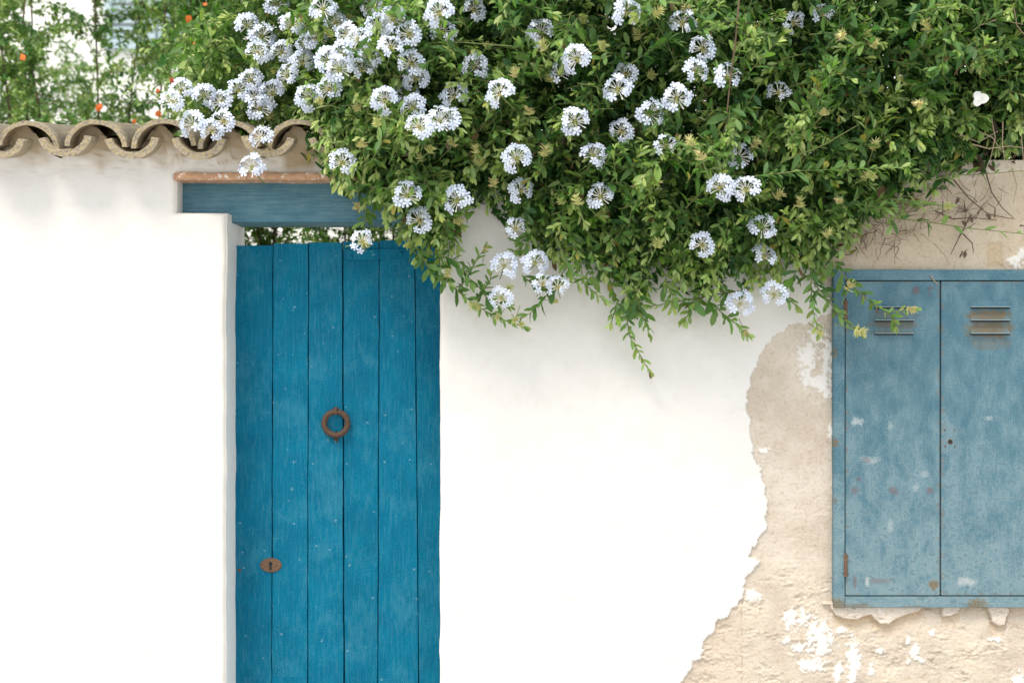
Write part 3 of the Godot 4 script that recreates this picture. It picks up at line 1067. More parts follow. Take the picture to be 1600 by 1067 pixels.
func cabinet() -> void:
	var o := thing("meter_cabinet", "blue metal wall cabinet with two louvred doors and rust stains, let into the flaking wall", "cabinet")
	mat("lip_highlight", Color(0.19, 0.255, 0.28), 0.5)  # light caught by the louvre lips, put in as paler paint
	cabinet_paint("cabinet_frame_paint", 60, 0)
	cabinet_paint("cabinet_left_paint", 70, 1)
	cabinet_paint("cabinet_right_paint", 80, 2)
	var zf := 0.020
	var x0 := X(1301)
	var x1 := X(1319)
	var x2 := X(1468)
	var x3 := X(1617)
	var x4 := X(1635)
	var t0 := Y(421)
	var t1 := Y(439)
	var b1 := Y(930)
	var b0 := Y(948)
	var fr := MB.new()
	var us := Vector2(1.4, -1.0 / (t0 - b0))
	var uo := Vector2(0.2, t0 / (t0 - b0))
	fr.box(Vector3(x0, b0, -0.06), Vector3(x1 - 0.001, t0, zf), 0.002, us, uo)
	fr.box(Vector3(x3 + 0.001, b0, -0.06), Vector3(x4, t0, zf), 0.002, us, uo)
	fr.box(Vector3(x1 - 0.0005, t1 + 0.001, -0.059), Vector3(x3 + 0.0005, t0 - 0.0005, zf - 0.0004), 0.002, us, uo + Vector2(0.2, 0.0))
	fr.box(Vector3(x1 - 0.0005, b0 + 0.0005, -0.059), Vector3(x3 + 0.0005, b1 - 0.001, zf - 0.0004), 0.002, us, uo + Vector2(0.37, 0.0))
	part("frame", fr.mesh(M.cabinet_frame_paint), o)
	var bk := MB.new()
	bk.box(Vector3(x1, b1, -0.055), Vector3(x3, t1, 0.001), 0.001)
	part("back_panel", bk.mesh(M.dark_gap), o)
	for which in 2:
		var leaf := holder("cabinet_door", o)
		var a: float = [x1 + 0.0018, x2 + 0.0018][which]
		var e: float = [x2 - 0.0022, x3 - 0.0018][which]
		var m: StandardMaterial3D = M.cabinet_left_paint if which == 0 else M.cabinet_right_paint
		var sc := Vector2(1.0 / (e - a), -1.0 / (t1 - b1))
		var of := Vector2(-a * sc.x, -t1 * sc.y)
		var lb := MB.new()
		var zl := zf - 0.0025
		lb.box(Vector3(a, b1 + 0.002, 0.003), Vector3(e, t1 - 0.002, zl), 0.002, sc, of)
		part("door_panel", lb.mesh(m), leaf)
		var cx: float = [1395.0, 1545.0][which]
		for k in 3:
			var py: float = 470.0 + k * 20.5
			var vb := MB.new()
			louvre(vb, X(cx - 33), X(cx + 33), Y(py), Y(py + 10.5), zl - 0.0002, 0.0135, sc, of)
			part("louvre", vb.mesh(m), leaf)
			var lip := MB.new()
			lip.tube([Vector3(X(cx - 30.5), Y(py + 10.0), zl + 0.009), Vector3(X(cx - 29), Y(py + 9.7), zl + 0.0130), Vector3(X(cx), Y(py + 9.7), zl + 0.0132), Vector3(X(cx + 29), Y(py + 9.7), zl + 0.0130), Vector3(X(cx + 30.5), Y(py + 10.0), zl + 0.009)], 0.0019, 0.0019, 6)
			part("louvre_lip", lip.mesh(M.lip_highlight), leaf)  # rim added along the louvre to carry a painted highlight
			var sb := MB.new()
			sb.flat_quad(Vector3(X(cx - 31), Y(py + 10.2), zl + 0.0006), Vector3(X(cx + 31), Y(py + 10.2), zl + 0.0006), Vector3(X(cx + 30), Y(py + 12.6), zl + 0.0006), Vector3(X(cx - 30), Y(py + 12.6), zl + 0.0006), FRONT)
			part("louvre_slot_shade", sb.mesh(M.dark_gap), leaf)  # dark strip below the lip: the opening with its shade painted in
		if which == 0:
			for hp in [[470.0, 500.0], [864.0, 899.0]]:
				var hg := holder("hinge", leaf)
				var hb := MB.new()
				hb.tube([Vector3(X(1319.5), Y(hp[1]), zf + 0.002), Vector3(X(1319.5), Y(hp[0]), zf + 0.002)], 0.0062, 0.0062, 10)
				part("barrel", hb.mesh(M.rust), hg)
				var pb := MB.new()
				pb.box(Vector3(X(1314.5), Y(hp[1] - 5), zf - 0.004), Vector3(X(1324.5), Y(hp[0] + 6), zf + 0.0015), 0.001)
				part("plate", pb.mesh(M.cabinet_frame_paint), hg)
		else:
			var kb := MB.new()
			var kc := Vector3(X(1483), Y(689.5), zl)
			torus(kb, kc, 0.0068, 0.0016)
			part("lock_collar", kb.mesh(M.rust), leaf)
			var kh := MB.new()
			var mid := kh.vert(kc + Vector3(0, 0, 0.0012), FRONT)
			var rr := []
			for q in 12:
				var an := TAU * q / 12.0
				rr.append(kh.vert(kc + Vector3(cos(an) * 0.0056, sin(an) * 0.0075 - 0.001, 0.0012), FRONT))
			for q in 12:
				kh.tri(mid, rr[q], rr[(q + 1) % 12])
			part("keyhole", kh.mesh(M.dark_gap), leaf)
			var rv := MB.new()
			dome(rv, Vector3.ZERO, 0.0032, 0.0022)
			var rm := rv.mesh(M.rust)
			for q in [[1474.7, 671.2], [1489.5, 671.4], [1475.0, 696.5], [1490.5, 697.2]]:
				var rp := part("rivet", rm, leaf)
				rp.position = Vector3(X(q[0]), Y(q[1]), zl)

func louvre(b: MB, x0: float, x1: float, y1: float, y0: float, z: float, out: float, sc: Vector2, of: Vector2) -> void:
	var inset := 0.007
	var rows := []
	for j in 6:
		var t := j / 5.0
		var prof := pow(t, 1.9)
		var rise := clampf(1.9 * pow(t, 0.9) * out / (y1 - y0), 0.0, 3.0)
		var row := []
		for i in 9:
			var u := i / 8.0
			var side := smoothstep(0.0, 0.14, u) * smoothstep(1.0, 0.86, u)
			var x := lerpf(x0, x1, u) + (0.5 - u) * inset * (1.0 - t)
			var y := lerpf(y1, y0, t)
			var p := Vector3(x, y, z + out * prof * side)
			row.append(b.vert(p, Vector3((u - 0.5) * 1.6 * (1.0 - side), rise * side, 1.0).normalized(), Vector2(p.x, p.y) * sc + of))
		rows.append(row)
	for j in 5:
		for i in 8:
			b.quad(rows[j][i], rows[j][i + 1], rows[j + 1][i + 1], rows[j + 1][i])
	for i in 8:    # the underside, a thin lip
		var p: Vector3 = b.v[rows[5][i]]
		var q: Vector3 = b.v[rows[5][i + 1]]
		b.flat_quad(p, q, Vector3(q.x, q.y + 0.001, z), Vector3(p.x, p.y + 0.001, z), Vector3.DOWN)

# ---------------------------------------------------------------- leaves
func leaf_mesh(m: Material, tint: Color, half: float, fold: float, bend: float, long_tip: float) -> ArrayMesh:
	var b := MB.new()
	b.col = tint
	var ts := [0.0, 0.16, 0.40, 0.66, 0.86, 1.0]
	var ws := [0.10, 0.42, 0.86, 1.0, 0.62, 0.0 if long_tip > 0.5 else 0.10]
	var mids := []
	var ls := []
	var rs := []
	for i in 6:
		var t: float = ts[i]
		var z := -bend * t * t
		var nn := Vector3(0, 2.0 * bend * t, 1).normalized()
		var w: float = half * ws[i]
		mids.append(b.vert(Vector3(0, t, z), nn))
		ls.append(b.vert(Vector3(-w, t, z + w * fold), (nn + Vector3(fold * 0.8, 0, 0)).normalized()))
		rs.append(b.vert(Vector3(w, t, z + w * fold), (nn + Vector3(-fold * 0.8, 0, 0)).normalized()))
	for i in 5:
		b.quad(ls[i], mids[i], mids[i + 1], ls[i + 1])
		b.quad(mids[i], rs[i], rs[i + 1], mids[i + 1])
	return b.mesh(m)

func leaf_at(p: Vector3, d: Vector3, face: Vector3, size: float, wide: float) -> Transform3D:
	d = d.normalized()
	var z := face - d * face.dot(d)
	if z.length() < 0.05:
		z = Vector3(0.3, 0.4, 0.8) - d * d.dot(Vector3(0.3, 0.4, 0.8))
	z = z.normalized()
	var x := d.cross(z)
	return Transform3D(Basis(x * size * wide, d * size, z * size), p)

func rv(s: float) -> Vector3:
	return Vector3(rf(-s, s), rf(-s, s), rf(-s, s))

const OLD_SHADED := Color(0.042, 0.122, 0.036)  # dark end serves aged leaves and painted shade inside the crown
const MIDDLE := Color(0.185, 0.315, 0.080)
const YOUNG_LIT := Color(0.420, 0.510, 0.185)  # pale end serves new growth and painted sunlight

func leaf_tint(age_light: float) -> Color:   # 0 dark: aged leaves and inner shade, 1 pale: new growth and light
	var c := OLD_SHADED.lerp(MIDDLE, clampf(age_light * 2.0, 0, 1)) if age_light < 0.5 else MIDDLE.lerp(YOUNG_LIT, (age_light - 0.5) * 2.0)
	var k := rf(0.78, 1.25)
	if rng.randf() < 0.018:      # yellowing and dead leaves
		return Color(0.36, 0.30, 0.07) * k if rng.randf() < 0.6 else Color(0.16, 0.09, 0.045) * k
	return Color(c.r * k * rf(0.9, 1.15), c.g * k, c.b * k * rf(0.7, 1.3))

# leaves of one shoot: clusters spaced along its stem, small pale ones at the tip
func shoot(pts: Array, out_dir: Vector3, step: float, big: float, growth_light: float, where: Array, tints: Array) -> void:
	var total := 0.0
	for i in range(1, pts.size()):
		total += (Vector3(pts[i]) - Vector3(pts[i - 1])).length()
	var s := step * 0.6
	var turn := rf(0, TAU)
	while s < total:
		var left := s
		var i := 1
		while i < pts.size() - 1 and left > (Vector3(pts[i]) - Vector3(pts[i - 1])).length():
			left -= (Vector3(pts[i]) - Vector3(pts[i - 1])).length()
			i += 1
		var a: Vector3 = pts[i - 1]
		var b: Vector3 = pts[i]
		var t := (b - a).normalized()
		var p := a + t * left
		var u := s / total
		turn += 2.4 + rf(-0.3, 0.3)
		var e1 := t.cross(Vector3(0.2, 0.9, 0.3)).normalized()
		var e2 := t.cross(e1)
		var side := e1 * cos(turn) + e2 * sin(turn)
		var opening := lerpf(1.1, 0.55, u)
		var size := big * (1.0 - 0.55 * u * u) * rf(0.6, 1.12)
		var age_light := clampf(growth_light * 0.55 + (u - 0.45) * 0.9 * growth_light + rf(-0.14, 0.16), 0, 1)
		var d := t * cos(opening) + side * sin(opening) + rv(0.16)
		var face := Vector3(0, 0.75, 0.25) + out_dir * 0.45 + t * 0.35 + rv(0.35)
		where.append(leaf_at(p, d, face, size, rf(0.8, 1.15)))
		tints.append(leaf_tint(age_light))
		for k in (2 if rng.randf() < 0.55 else 1):     # the small leaves in the axil
			var d2 := d.rotated(t, rf(-0.9, 0.9)) + t * rf(0.0, 0.7) + rv(0.2)
			where.append(leaf_at(p, d2, face + rv(0.3), size * rf(0.38, 0.62), rf(0.85, 1.2)))
			tints.append(leaf_tint(clampf(age_light + 0.14, 0, 1)))
		s += step * rf(0.75, 1.25)
	var tip: Vector3 = pts[-1]
	var tt := (tip - Vector3(pts[-2])).normalized()
	for k in 4:
		var d3 := tt + rv(0.55)
		where.append(leaf_at(tip, d3, Vector3(0, 0.6, 0.4) + out_dir * 0.5 + rv(0.4), big * rf(0.35, 0.6), 1.0))
		tints.append(leaf_tint(clampf(growth_light + 0.1, 0, 1)))

# ---------------------------------------------------------------- the plumbago
const LOWER := [Vector2(240, 120), Vector2(262, 165), Vector2(300, 195), Vector2(340, 222), Vector2(400, 212), Vector2(470, 198), Vector2(488, 232), Vector2(510, 282), Vector2(545, 300), Vector2(572, 336), Vector2(600, 345), Vector2(640, 384), Vector2(672, 408), Vector2(700, 418), Vector2(732, 362), Vector2(756, 326), Vector2(790, 345), Vector2(820, 385), Vector2(860, 425), Vector2(900, 436), Vector2(940, 448), Vector2(968, 490), Vector2(1000, 498), Vector2(1030, 462), Vector2(1060, 462), Vector2(1100, 492), Vector2(1130, 474), Vector2(1170, 452), Vector2(1220, 434), Vector2(1260, 436), Vector2(1300, 428), Vector2(1330, 386), Vector2(1370, 352), Vector2(1410, 336), Vector2(1450, 306), Vector2(1490, 274), Vector2(1520, 258), Vector2(1560, 246), Vector2(1600, 238), Vector2(1720, 220), Vector2(1760, 120)]

func bush_z(px: float, py: float) -> float:    # how far the plant's outer face stands from the wall's front
	var d := along(LOWER, px) - py
	var t := 1.0 - exp(-maxf(d, 0.0) / 130.0)
	var most := along([Vector2(240, 0.04), Vector2(470, 0.10), Vector2(600, 0.26), Vector2(850, 0.31), Vector2(1250, 0.30), Vector2(1600, 0.24), Vector2(1760, 0.1)], px)
	var from := along([Vector2(240, -0.22), Vector2(440, -0.14), Vector2(490, 0.10), Vector2(520, 0.17), Vector2(620, 0.15), Vector2(700, 0.07), Vector2(1450, 0.05), Vector2(1760, 0.0)], px)
	var z := from + most * t + n_lump.get_noise_2d(px, py * 1.25) * 0.34 * t + n_mid.get_noise_2d(px * 0.8, py) * 0.04 * t
	if py < -20:
		z -= pow((-20.0 - py) / 180.0, 2.0) * 0.55
	return z

func bush_normal(px: float, py: float) -> Vector3:
	var e := 14.0
	var gx := (bush_z(px + e, py) - bush_z(px - e, py)) / (2 * e / S)
	var gy := (bush_z(px, py - e) - bush_z(px, py + e)) / (2 * e / S)
	return Vector3(-gx, -gy, 1).normalized()

const HEADS := [[845, 52, 1.0], [742, 105, .9], [782, 147, 1.05], [898, 190, .95], [690, 50, 1.0], [535, 85, 1.0], [530, 108, .9], [643, 100, .9], [650, 122, .9], [633, 150, 1.0], [601, 157, .8], [646, 168, .8], [710, 151, .95], [686, 190, .95], [655, 200, .8], [703, 188, .7], [966, 140, 1.0], [979, 116, .7], [902, 92, .9], [873, 116, .5], [808, 248, 1.0], [927, 244, .95], [972, 206, .8], [1015, 178, .9], [535, 255, 1.0], [716, 313, 1.1], [636, 306, .95], [656, 345, .9], [813, 298, .8], [939, 308, .85], [979, 20, .9], [583, 12, .7], [686, 20, .8], [593, 40, .9], [640, 54, .8], [740, 16, .6], [1067, 36, .8], [1099, 77, .95], [1135, 121, .95], [1058, 154, 1.0], [1086, 112, .7], [1217, 146, .55], [1041, 229, .55], [1154, 246, 1.0], [1166, 297, 1.1], [1127, 293, .85], [1191, 356, .95], [1193, 401, .95], [1097, 383, .75], [1240, 36, .5], [1285, 24, .5], [788, 416, 1.0], [835, 411, 1.0], [784, 466, .7], [872, 449, .5], [848, 444, .5], [1157, 475, .9], [1210, 460, 1.0], [805, 357, .45], [394, 262, 1.0], [566, 378, .6], [283, 143, 1.1], [302, 195, 1.1], [409, 57, 1.1], [402, 84, .9], [392, 126, .9], [399, 153, .9], [346, 160, 1.1], [426, 146, 1.1], [406, 171, 1.0], [482, 153, 1.0], [512, 95, .9], [472, 97, .9], [432, 6, 1.0], [409, 216, .9], [525, 36, .8], [268, 160, .8], [372, 142, .8], [450, 120, .8], [330, 205, .7], [480, 70, .7], [318, 150, .9], [440, 82, .9], [495, 60, .9], [515, 140, .8], [385, 40, .8], [505, 15, .8], [350, 190, .8], [545, 55, .8], [615, 30, .8], [575, 90, .7], [565, 110, .6], [560, 62, .7], [610, 75, .6], [455, 40, .8]]

const BUDS := [[758, 78], [850, 80], [800, 118], [910, 35], [860, 130], [700, 222], [750, 255], [850, 243], [770, 290], [880, 318], [740, 240], [560, 230], [668, 240], [1020, 22], [1075, 20], [1010, 120], [1080, 225], [1100, 250], [1023, 290], [1110, 145], [1320, 60], [1355, 55], [1360, 75], [1285, 180], [1265, 216], [1365, 232], [1285, 148], [1250, 248], [1252, 325], [1315, 318], [1265, 282], [1290, 368], [1210, 310], [1025, 385], [900, 320], [440, 90], [505, 160], [420, 190], [560, 170], [590, 200], [660, 255], [830, 180], [935, 75], [1000, 60], [1180, 230], [1380, 140], [1450, 45], [1438, 165], [1405, 130], [1350, 280], [1110, 60], [620, 25], [520, 60], [470, 30], [545, 30]]

func head_shape(seed_: int, full: float) -> Dictionary:
	var r := RandomNumberGenerator.new()
	r.seed = 900 + seed_
	var tr := []
	var tubes := MB.new()
	var cal := MB.new()
	var count := int(8 + 11 * full)
	var gap := r.randf_range(-1.95, -1.2)
	for i in count:
		var az := gap + 0.6 + (TAU - 1.2) * (i + r.randf_range(0.1, 0.9)) / count
		var po := r.randf_range(1.02, 1.5) if i % 5 else r.randf_range(0.7, 1.1)
		var d := Vector3(cos(az) * sin(po), sin(az) * sin(po), cos(po) * 0.8 + 0.1).normalized()
		var reach := r.randf_range(0.036, 0.047)
		var p := d * reach
		var nn := (d * 0.7 + Vector3(0, 0, 0.62) + Vector3(r.randf_range(-.35, .35), r.randf_range(-.2, .45), 0)).normalized()
		var x := nn.cross(Vector3(r.randf_range(-1, 1), r.randf_range(-1, 1), 0.3)).normalized()
		var s := r.randf_range(0.82, 1.12)
		tr.append(Transform3D(Basis(x * s, nn.cross(x) * s, nn * s), p))
		tubes.tube([d * 0.010, d * 0.024 + Vector3(0, -0.0008, 0), p - nn * 0.001], 0.0012, 0.0014, 4, false)
	for i in int(18 + 14 * (1.0 - full)):
		var az := r.randf_range(0, TAU)
		var po := r.randf_range(0.1, 1.7)
		var d := Vector3(cos(az) * sin(po), sin(az) * sin(po) - 0.1, cos(po)).normalized()
		var l := r.randf_range(0.010, 0.019)
		cal.col = Color(0.50, 0.56, 0.18).lerp(Color(0.70, 0.58, 0.32), r.randf())
		cal.tube([Vector3.ZERO, d * l * 0.6, d * l], 0.0019, 0.0006, 4, false)
	for i in int(6 * (1.0 - full)) + 2:                 # unopened tubes with a bud at the end
		var az := r.randf_range(0, TAU)
		var d := Vector3(cos(az), sin(az), r.randf_range(0.0, 0.6)).normalized()
		tubes.tube([d * 0.01, d * 0.03, d * 0.037, d * 0.041], 0.001, 0.0022, 5, true)
	cal.col = Color(0.13, 0.19, 0.05)
	cal.tube([Vector3(0, 0, 0.002), Vector3(0, -0.012, -0.03), Vector3(0, -0.02, -0.10)], 0.0025, 0.0018, 5)
	return {"florets": tr, "tubes": tubes.mesh(M.floret_tube), "calyx": cal.mesh(M.bud)}

func floret_builder() -> MB:
	var b := MB.new()
	for k in 5:
		var a := TAU * k / 5.0
		var rim := [[-0.52, 0.0092], [-0.42, 0.0126], [-0.14, 0.0145], [0.14, 0.0143], [0.42, 0.0125], [0.52, 0.0092]]
		var lift := 0.0012 if k % 2 else -0.0004
		var c := b.vert(Vector3(0, 0, -0.0012), FRONT)
		var ids := []
		for q in rim:
			var an: float = a + q[0] * 0.86
			var rr: float = q[1]
			var d := Vector3(cos(an), sin(an), 0)
			ids.append(b.vert(d * rr + Vector3(0, 0, lift - rr * rr * 7.0 + absf(q[0]) * 0.002), (FRONT + d * 0.25).normalized()))
		for q in 5:
			b.tri(c, ids[q], ids[q + 1])
	return b

func bud_mesh(seed_: int) -> ArrayMesh:
	var r := RandomNumberGenerator.new()
	r.seed = 700 + seed_
	var b := MB.new()
	var l := r.randf_range(0.008, 0.024)
	b.col = Color(0.16, 0.21, 0.06)
	b.tube([Vector3(0, -0.05, -0.008), Vector3.ZERO, Vector3(0, l * 0.8, 0)], 0.0016, 0.001, 4)
	for i in 46:
		var t := r.randf()
		var az := r.randf_range(0, TAU)
		var d := Vector3(cos(az), 0.1 + t * 0.8, sin(az)).normalized()
		b.col = Color(0.46, 0.52, 0.17).lerp(Color(0.66, 0.50, 0.28), r.randf() * (0.35 + 0.65 * float(seed_ % 3) / 2.0))
		var base := Vector3(0, l * t, 0)
		var len_ := r.randf_range(0.012, 0.020)
		b.tube([base, base + d * len_ * 0.55, base + d * len_], 0.0021, 0.0004, 4, false)
	return b.mesh(M.bud)

func aim(d: Vector3, up := Vector3.UP) -> Basis:    # turns +z towards d
	d = d.normalized()
	var x := up.cross(d).normalized()
	return Basis(x, d.cross(x), d)

func plumbago() -> void:
	var o := thing("plumbago_bush", "dense leafy bush with pale blue flower heads spilling over the wall top above the door", "bush")
	var lm := leaf_mesh(M.leaf, Color.WHITE, 0.165, 0.35, 0.16, 1.0)
	var where := []
	var tints := []
	var stems := MB.new()
	rng.seed = 1201
	var made := 0
	while made < 4700:
		var px := rf(245, 1735)
		var yb := along(LOWER, px)
		var py := rf(-190, yb)
		if px < 470 and rng.randf() < 0.45:
			continue
		if px < 330 and py < 140 - (px - 250) * 1.6:
			continue
		made += 1
		var d_edge := yb - py
		var nn := bush_normal(px, py)
		var deep := 0.0 if rng.randf() < 0.36 else 0.03 - log(maxf(rng.randf(), 0.01)) * 0.085
		var hollow := smoothstep(-0.05, -0.30, n_lump.get_noise_2d(px * 1.7 + 900, py * 2.1 + 77))
		if d_edge > 40 and px > 480:
			deep += hollow * rf(0.08, 0.22)
		var z := bush_z(px, py) - deep
		var tip := P(px, py, z)
		var low := clampf(1.0 - d_edge / 120.0, 0, 1)
		var dir := (nn * rf(0.5, 1.0) + Vector3(rf(-0.85, 0.85), rf(-0.35, 0.85) - low * 0.9, rf(-0.2, 0.3))).normalized()
		var l := rf(0.07, 0.17)
		var base := tip - dir * l + Vector3(0, 0.02, 0)
		var mid := (base + tip) / 2 + Vector3(0, 0.012, 0.004) + rv(0.008)
		var paleness := clampf(0.86 + low * 0.15 + n_lump.get_noise_2d(px * 1.3 + 400, py * 1.3) * 0.8 + rf(-0.3, 0.25) - deep * 7.0, 0.0, 1.0)  # deeper shoots tinted darker: shade within the crown put into the colour
		paleness = clampf(paleness + 0.4 * smoothstep(860.0, 480.0, px), 0, 1)  # left side paler: its sunlit look is painted into the leaves
		shoot([base, mid, tip], nn, rf(0.0135, 0.019), rf(0.038, 0.072), paleness, where, tints)
		if deep < 0.08:
			stems.col = Color.WHITE
			stems.tube([base, mid, tip], 0.0016, 0.0009, 3, false)
	# the inside of the plant, over the wall's top and behind it
	for i in 3800:
		var px := rf(300, 1735)
		var py := rf(-190, minf(along(LOWER, px) + (34.0 if px > 1440 else -10.0), 244))
		var z := rf(-0.45, bush_z(px, py) - 0.1) if i % 3 == 0 else rf(-0.48, -0.12)
		if px < 500:
			if px < 460 and rng.randf() < 0.7:
				continue
			z = rf(-0.55, -0.12)
			if px < 330 and py < 140 - (px - 250) * 1.6:
				continue
		var tip := P(px, py, z)
		var dir := (rv(1.0) + Vector3(0, 0.2, 0)).normalized()
		shoot([tip - dir * 0.14, tip - dir * 0.07 + rv(0.01), tip], dir, 0.020, 0.072, 0.6 if px < 540 else 0.1, where, tints)  # inner leaves carry the crown's shade as a darker tint
	for i in 1500:
		var tip := P(rf(560, 1740), rf(-190, 238), rf(-0.52, -0.40))
		var dir := (Vector3(rf(-1, 1), rf(-1, 1), rf(-0.3, 0.3))).normalized()
		shoot([tip - dir * 0.16, tip - dir * 0.08 + rv(0.01), tip], dir, 0.020, 0.08, 0.0, where, tints)  # rearmost leaves tinted darkest, with the inner shade in their colour
	for i in 900:
		var px := rf(520, 1480)
		var py := rf(225, maxf(226, along(LOWER, px) - 48))
		var tip := P(px, py, rf(0.02, 0.09))
		var dir := (Vector3(rf(-1, 1), rf(-1, 0.6), rf(0.0, 0.4))).normalized()
		shoot([tip - dir * 0.12 + Vector3(0, 0, 0.01), tip - dir * 0.06 + rv(0.005), tip], FRONT, 0.018, 0.06, 0.05, where, tints)  # leaves close to the wall darkened in tint for the shade there
	for i in 420:                                     # undergrowth, half of it dead, along the wall's top at the right
		var tip := P(rf(1430, 1760), rf(196, 257), rf(-0.28, 0.03))
		var dir := (rv(1.0) + Vector3(0, 0.1, 0)).normalized()
		var from := tints.size()
		shoot([tip - dir * 0.10, tip - dir * 0.05 + rv(0.01), tip], dir, 0.018, 0.05, 0.1, where, tints)
		if i % 3:
			for k in range(from, tints.size()):
				tints[k] = Color(0.085, 0.055, 0.033) * rf(0.6, 1.3)
	# trailing shoots: measured places, with their distance from the wall
	var trails := [
		[[640, 388, .13], [668, 412, .12], [692, 434, .11], [715, 455, .11], [745, 478, .10], [778, 498, .10], [816, 510, .09]],
		[[688, 398, .14], [722, 412, .12], [736, 440, .11]], [[748, 448, .11], [762, 468, .10], [792, 478, .10]], [[815, 430, .12], [842, 452, .11], [866, 442, .11]], [[660, 400, .14], [676, 430, .13], [700, 440, .12]],
		[[880, 425, .13], [868, 446, .12], [850, 466, .10], [828, 490, .09], [806, 500, .09]],
		[[745, 470, .10], [765, 440, .09], [770, 420, .09]],
		[[715, 455, .11], [735, 425, .09], [748, 400, .08], [758, 388, .08]],
		[[980, 455, .13], [979, 495, .10], [984, 525, .09], [998, 550, .08], [1008, 568, .08], [1014, 580, .07]],
		[[995, 460, .14], [1000, 485, .12], [1010, 505, .11], [1014, 520, .10]],
		[[965, 470, .12], [960, 490, .10], [955, 505, .10]],
		[[1172, 452, .11], [1120, 460, .08], [1070, 470, .07], [1018, 478, .08]],
		[[1105, 470, .12], [1130, 490, .10], [1150, 505, .09], [1166, 522, .09]],
		[[1085, 465, .08], [1080, 480, .07], [1072, 498, .06]],
		[[1300, 405, .16], [1330, 445, .15], [1362, 472, .14], [1386, 488, .13], [1424, 484, .13]],
		[[1386, 488, .13], [1396, 497, .13], [1399, 508, .12]],
		[[1268, 420, .12], [1268, 455, .11], [1272, 490, .10], [1280, 520, .09]],
		[[1270, 440, .12], [1295, 470, .12], [1318, 500, .11], [1342, 518, .11]],
		[[1250, 415, .10], [1235, 440, .08], [1225, 462, .07], [1245, 478, .07]],
		[[572, 320, .13], [570, 345, .12], [565, 372, .11]],
		[[705, 320, .16], [692, 360, .15], [685, 395, .13], [690, 432, .11]],
		[[645, 380, .14], [655, 395, .14], [650, 404, .14]],
		[[1180, 275, .40], [1260, 266, .38], [1330, 264, .34], [1408, 262, .30]],
		[[1380, 340, .10], [1440, 345, .07], [1510, 356, .06], [1606, 366, .06]],
		[[1440, 285, .13], [1490, 274, .11], [1540, 272, .10], [1606, 266, .10]],
		[[1340, 330, .16], [1390, 310, .13], [1430, 318, .12], [1482, 322, .11]],
		[[1290, 330, .22], [1340, 318, .20], [1395, 330, .18], [1392, 352, .17]],
		[[880, 400, .2], [890, 425, .17], [905, 446, .15]], [[830, 375, .14], [805, 392, .12], [790, 400, .1]],
		[[1040, 440, .2], [1052, 462, .17], [1050, 478, .15]], [[930, 425, .17], [915, 445, .14], [945, 470, .12]],
	]
	var near := []
	var near_tints := []
	rng.seed = 77
	for t in trails:
		var pts := []
		for q in t:
			pts.append(P(q[0], q[1], q[2]))
		var sparse := 0.0108
		if t[0][0] >= 1380 and t[0][1] < 345 and t[-1][0] > 1600:
			sparse = 0.045
		shoot(pts, FRONT, sparse, rf(0.054, 0.066), rf(0.6, 0.95), near, near_tints)
		var sb := MB.new()
		sb.tube(pts, 0.0022, 0.0011, 5)
		part("trailing_stem", sb.mesh(M.stem if t[0][0] != 1172 else M.woody), o)
	# the largest leaves one by one, the rest as one mass
	var tones := []
	for k in 7:
		rng.seed = 300 + k
		tones.append(leaf_mesh(M.leaf, OLD_SHADED.lerp(MIDDLE, minf(1.0, 0.3 + k * 0.25)) if k < 3 else MIDDLE.lerp(YOUNG_LIT, (k - 2) / 4.5), 0.165, 0.25 + 0.05 * (k % 3), 0.10 + 0.06 * (k % 4), 0.0))
	var singles := 0
	for i in near.size():
		if singles < 300:
			var g: float = near_tints[i].g
			var l := part("leaf", tones[clampi(int((g - 0.15) / 0.06), 0, 6)], o)
			l.transform = near[i]
			singles += 1
		else:
			where.append(near[i])
			tints.append(near_tints[i])
	scattered("foliage", lm, o, where, tints)
	var st := part("shoot_stems", stems.mesh(M.stem), o)
	st.set_meta("kind", "stuff")
	# a few long woody canes and a dry one hanging in front
	for t in [[[1157, -20, .40], [1150, 60, .42], [1141, 130, .42], [1135, 190, .40], [1126, 230, .38]], [[1000, -10, .36], [1040, 60, .34], [1060, 110, .30]], [[560, 40, .12], [640, 68, .26], [720, 66, .36], [800, 72, .40]], [[590, 130, .2], [640, 105, .3], [670, 70, .34]], [[1230, 250, .36], [1290, 225, .36], [1350, 190, .30]]]:
		var pts := []
		for q in t:
			pts.append(P(q[0], q[1], q[2]))
		var b := MB.new()
		b.tube(pts, 0.0034 if t[0][0] == 1157 else 0.002, 0.0016, 6)
		part("cane", b.mesh(M.woody if t[0][0] == 1157 else M.stem), o)
	flowers(o)

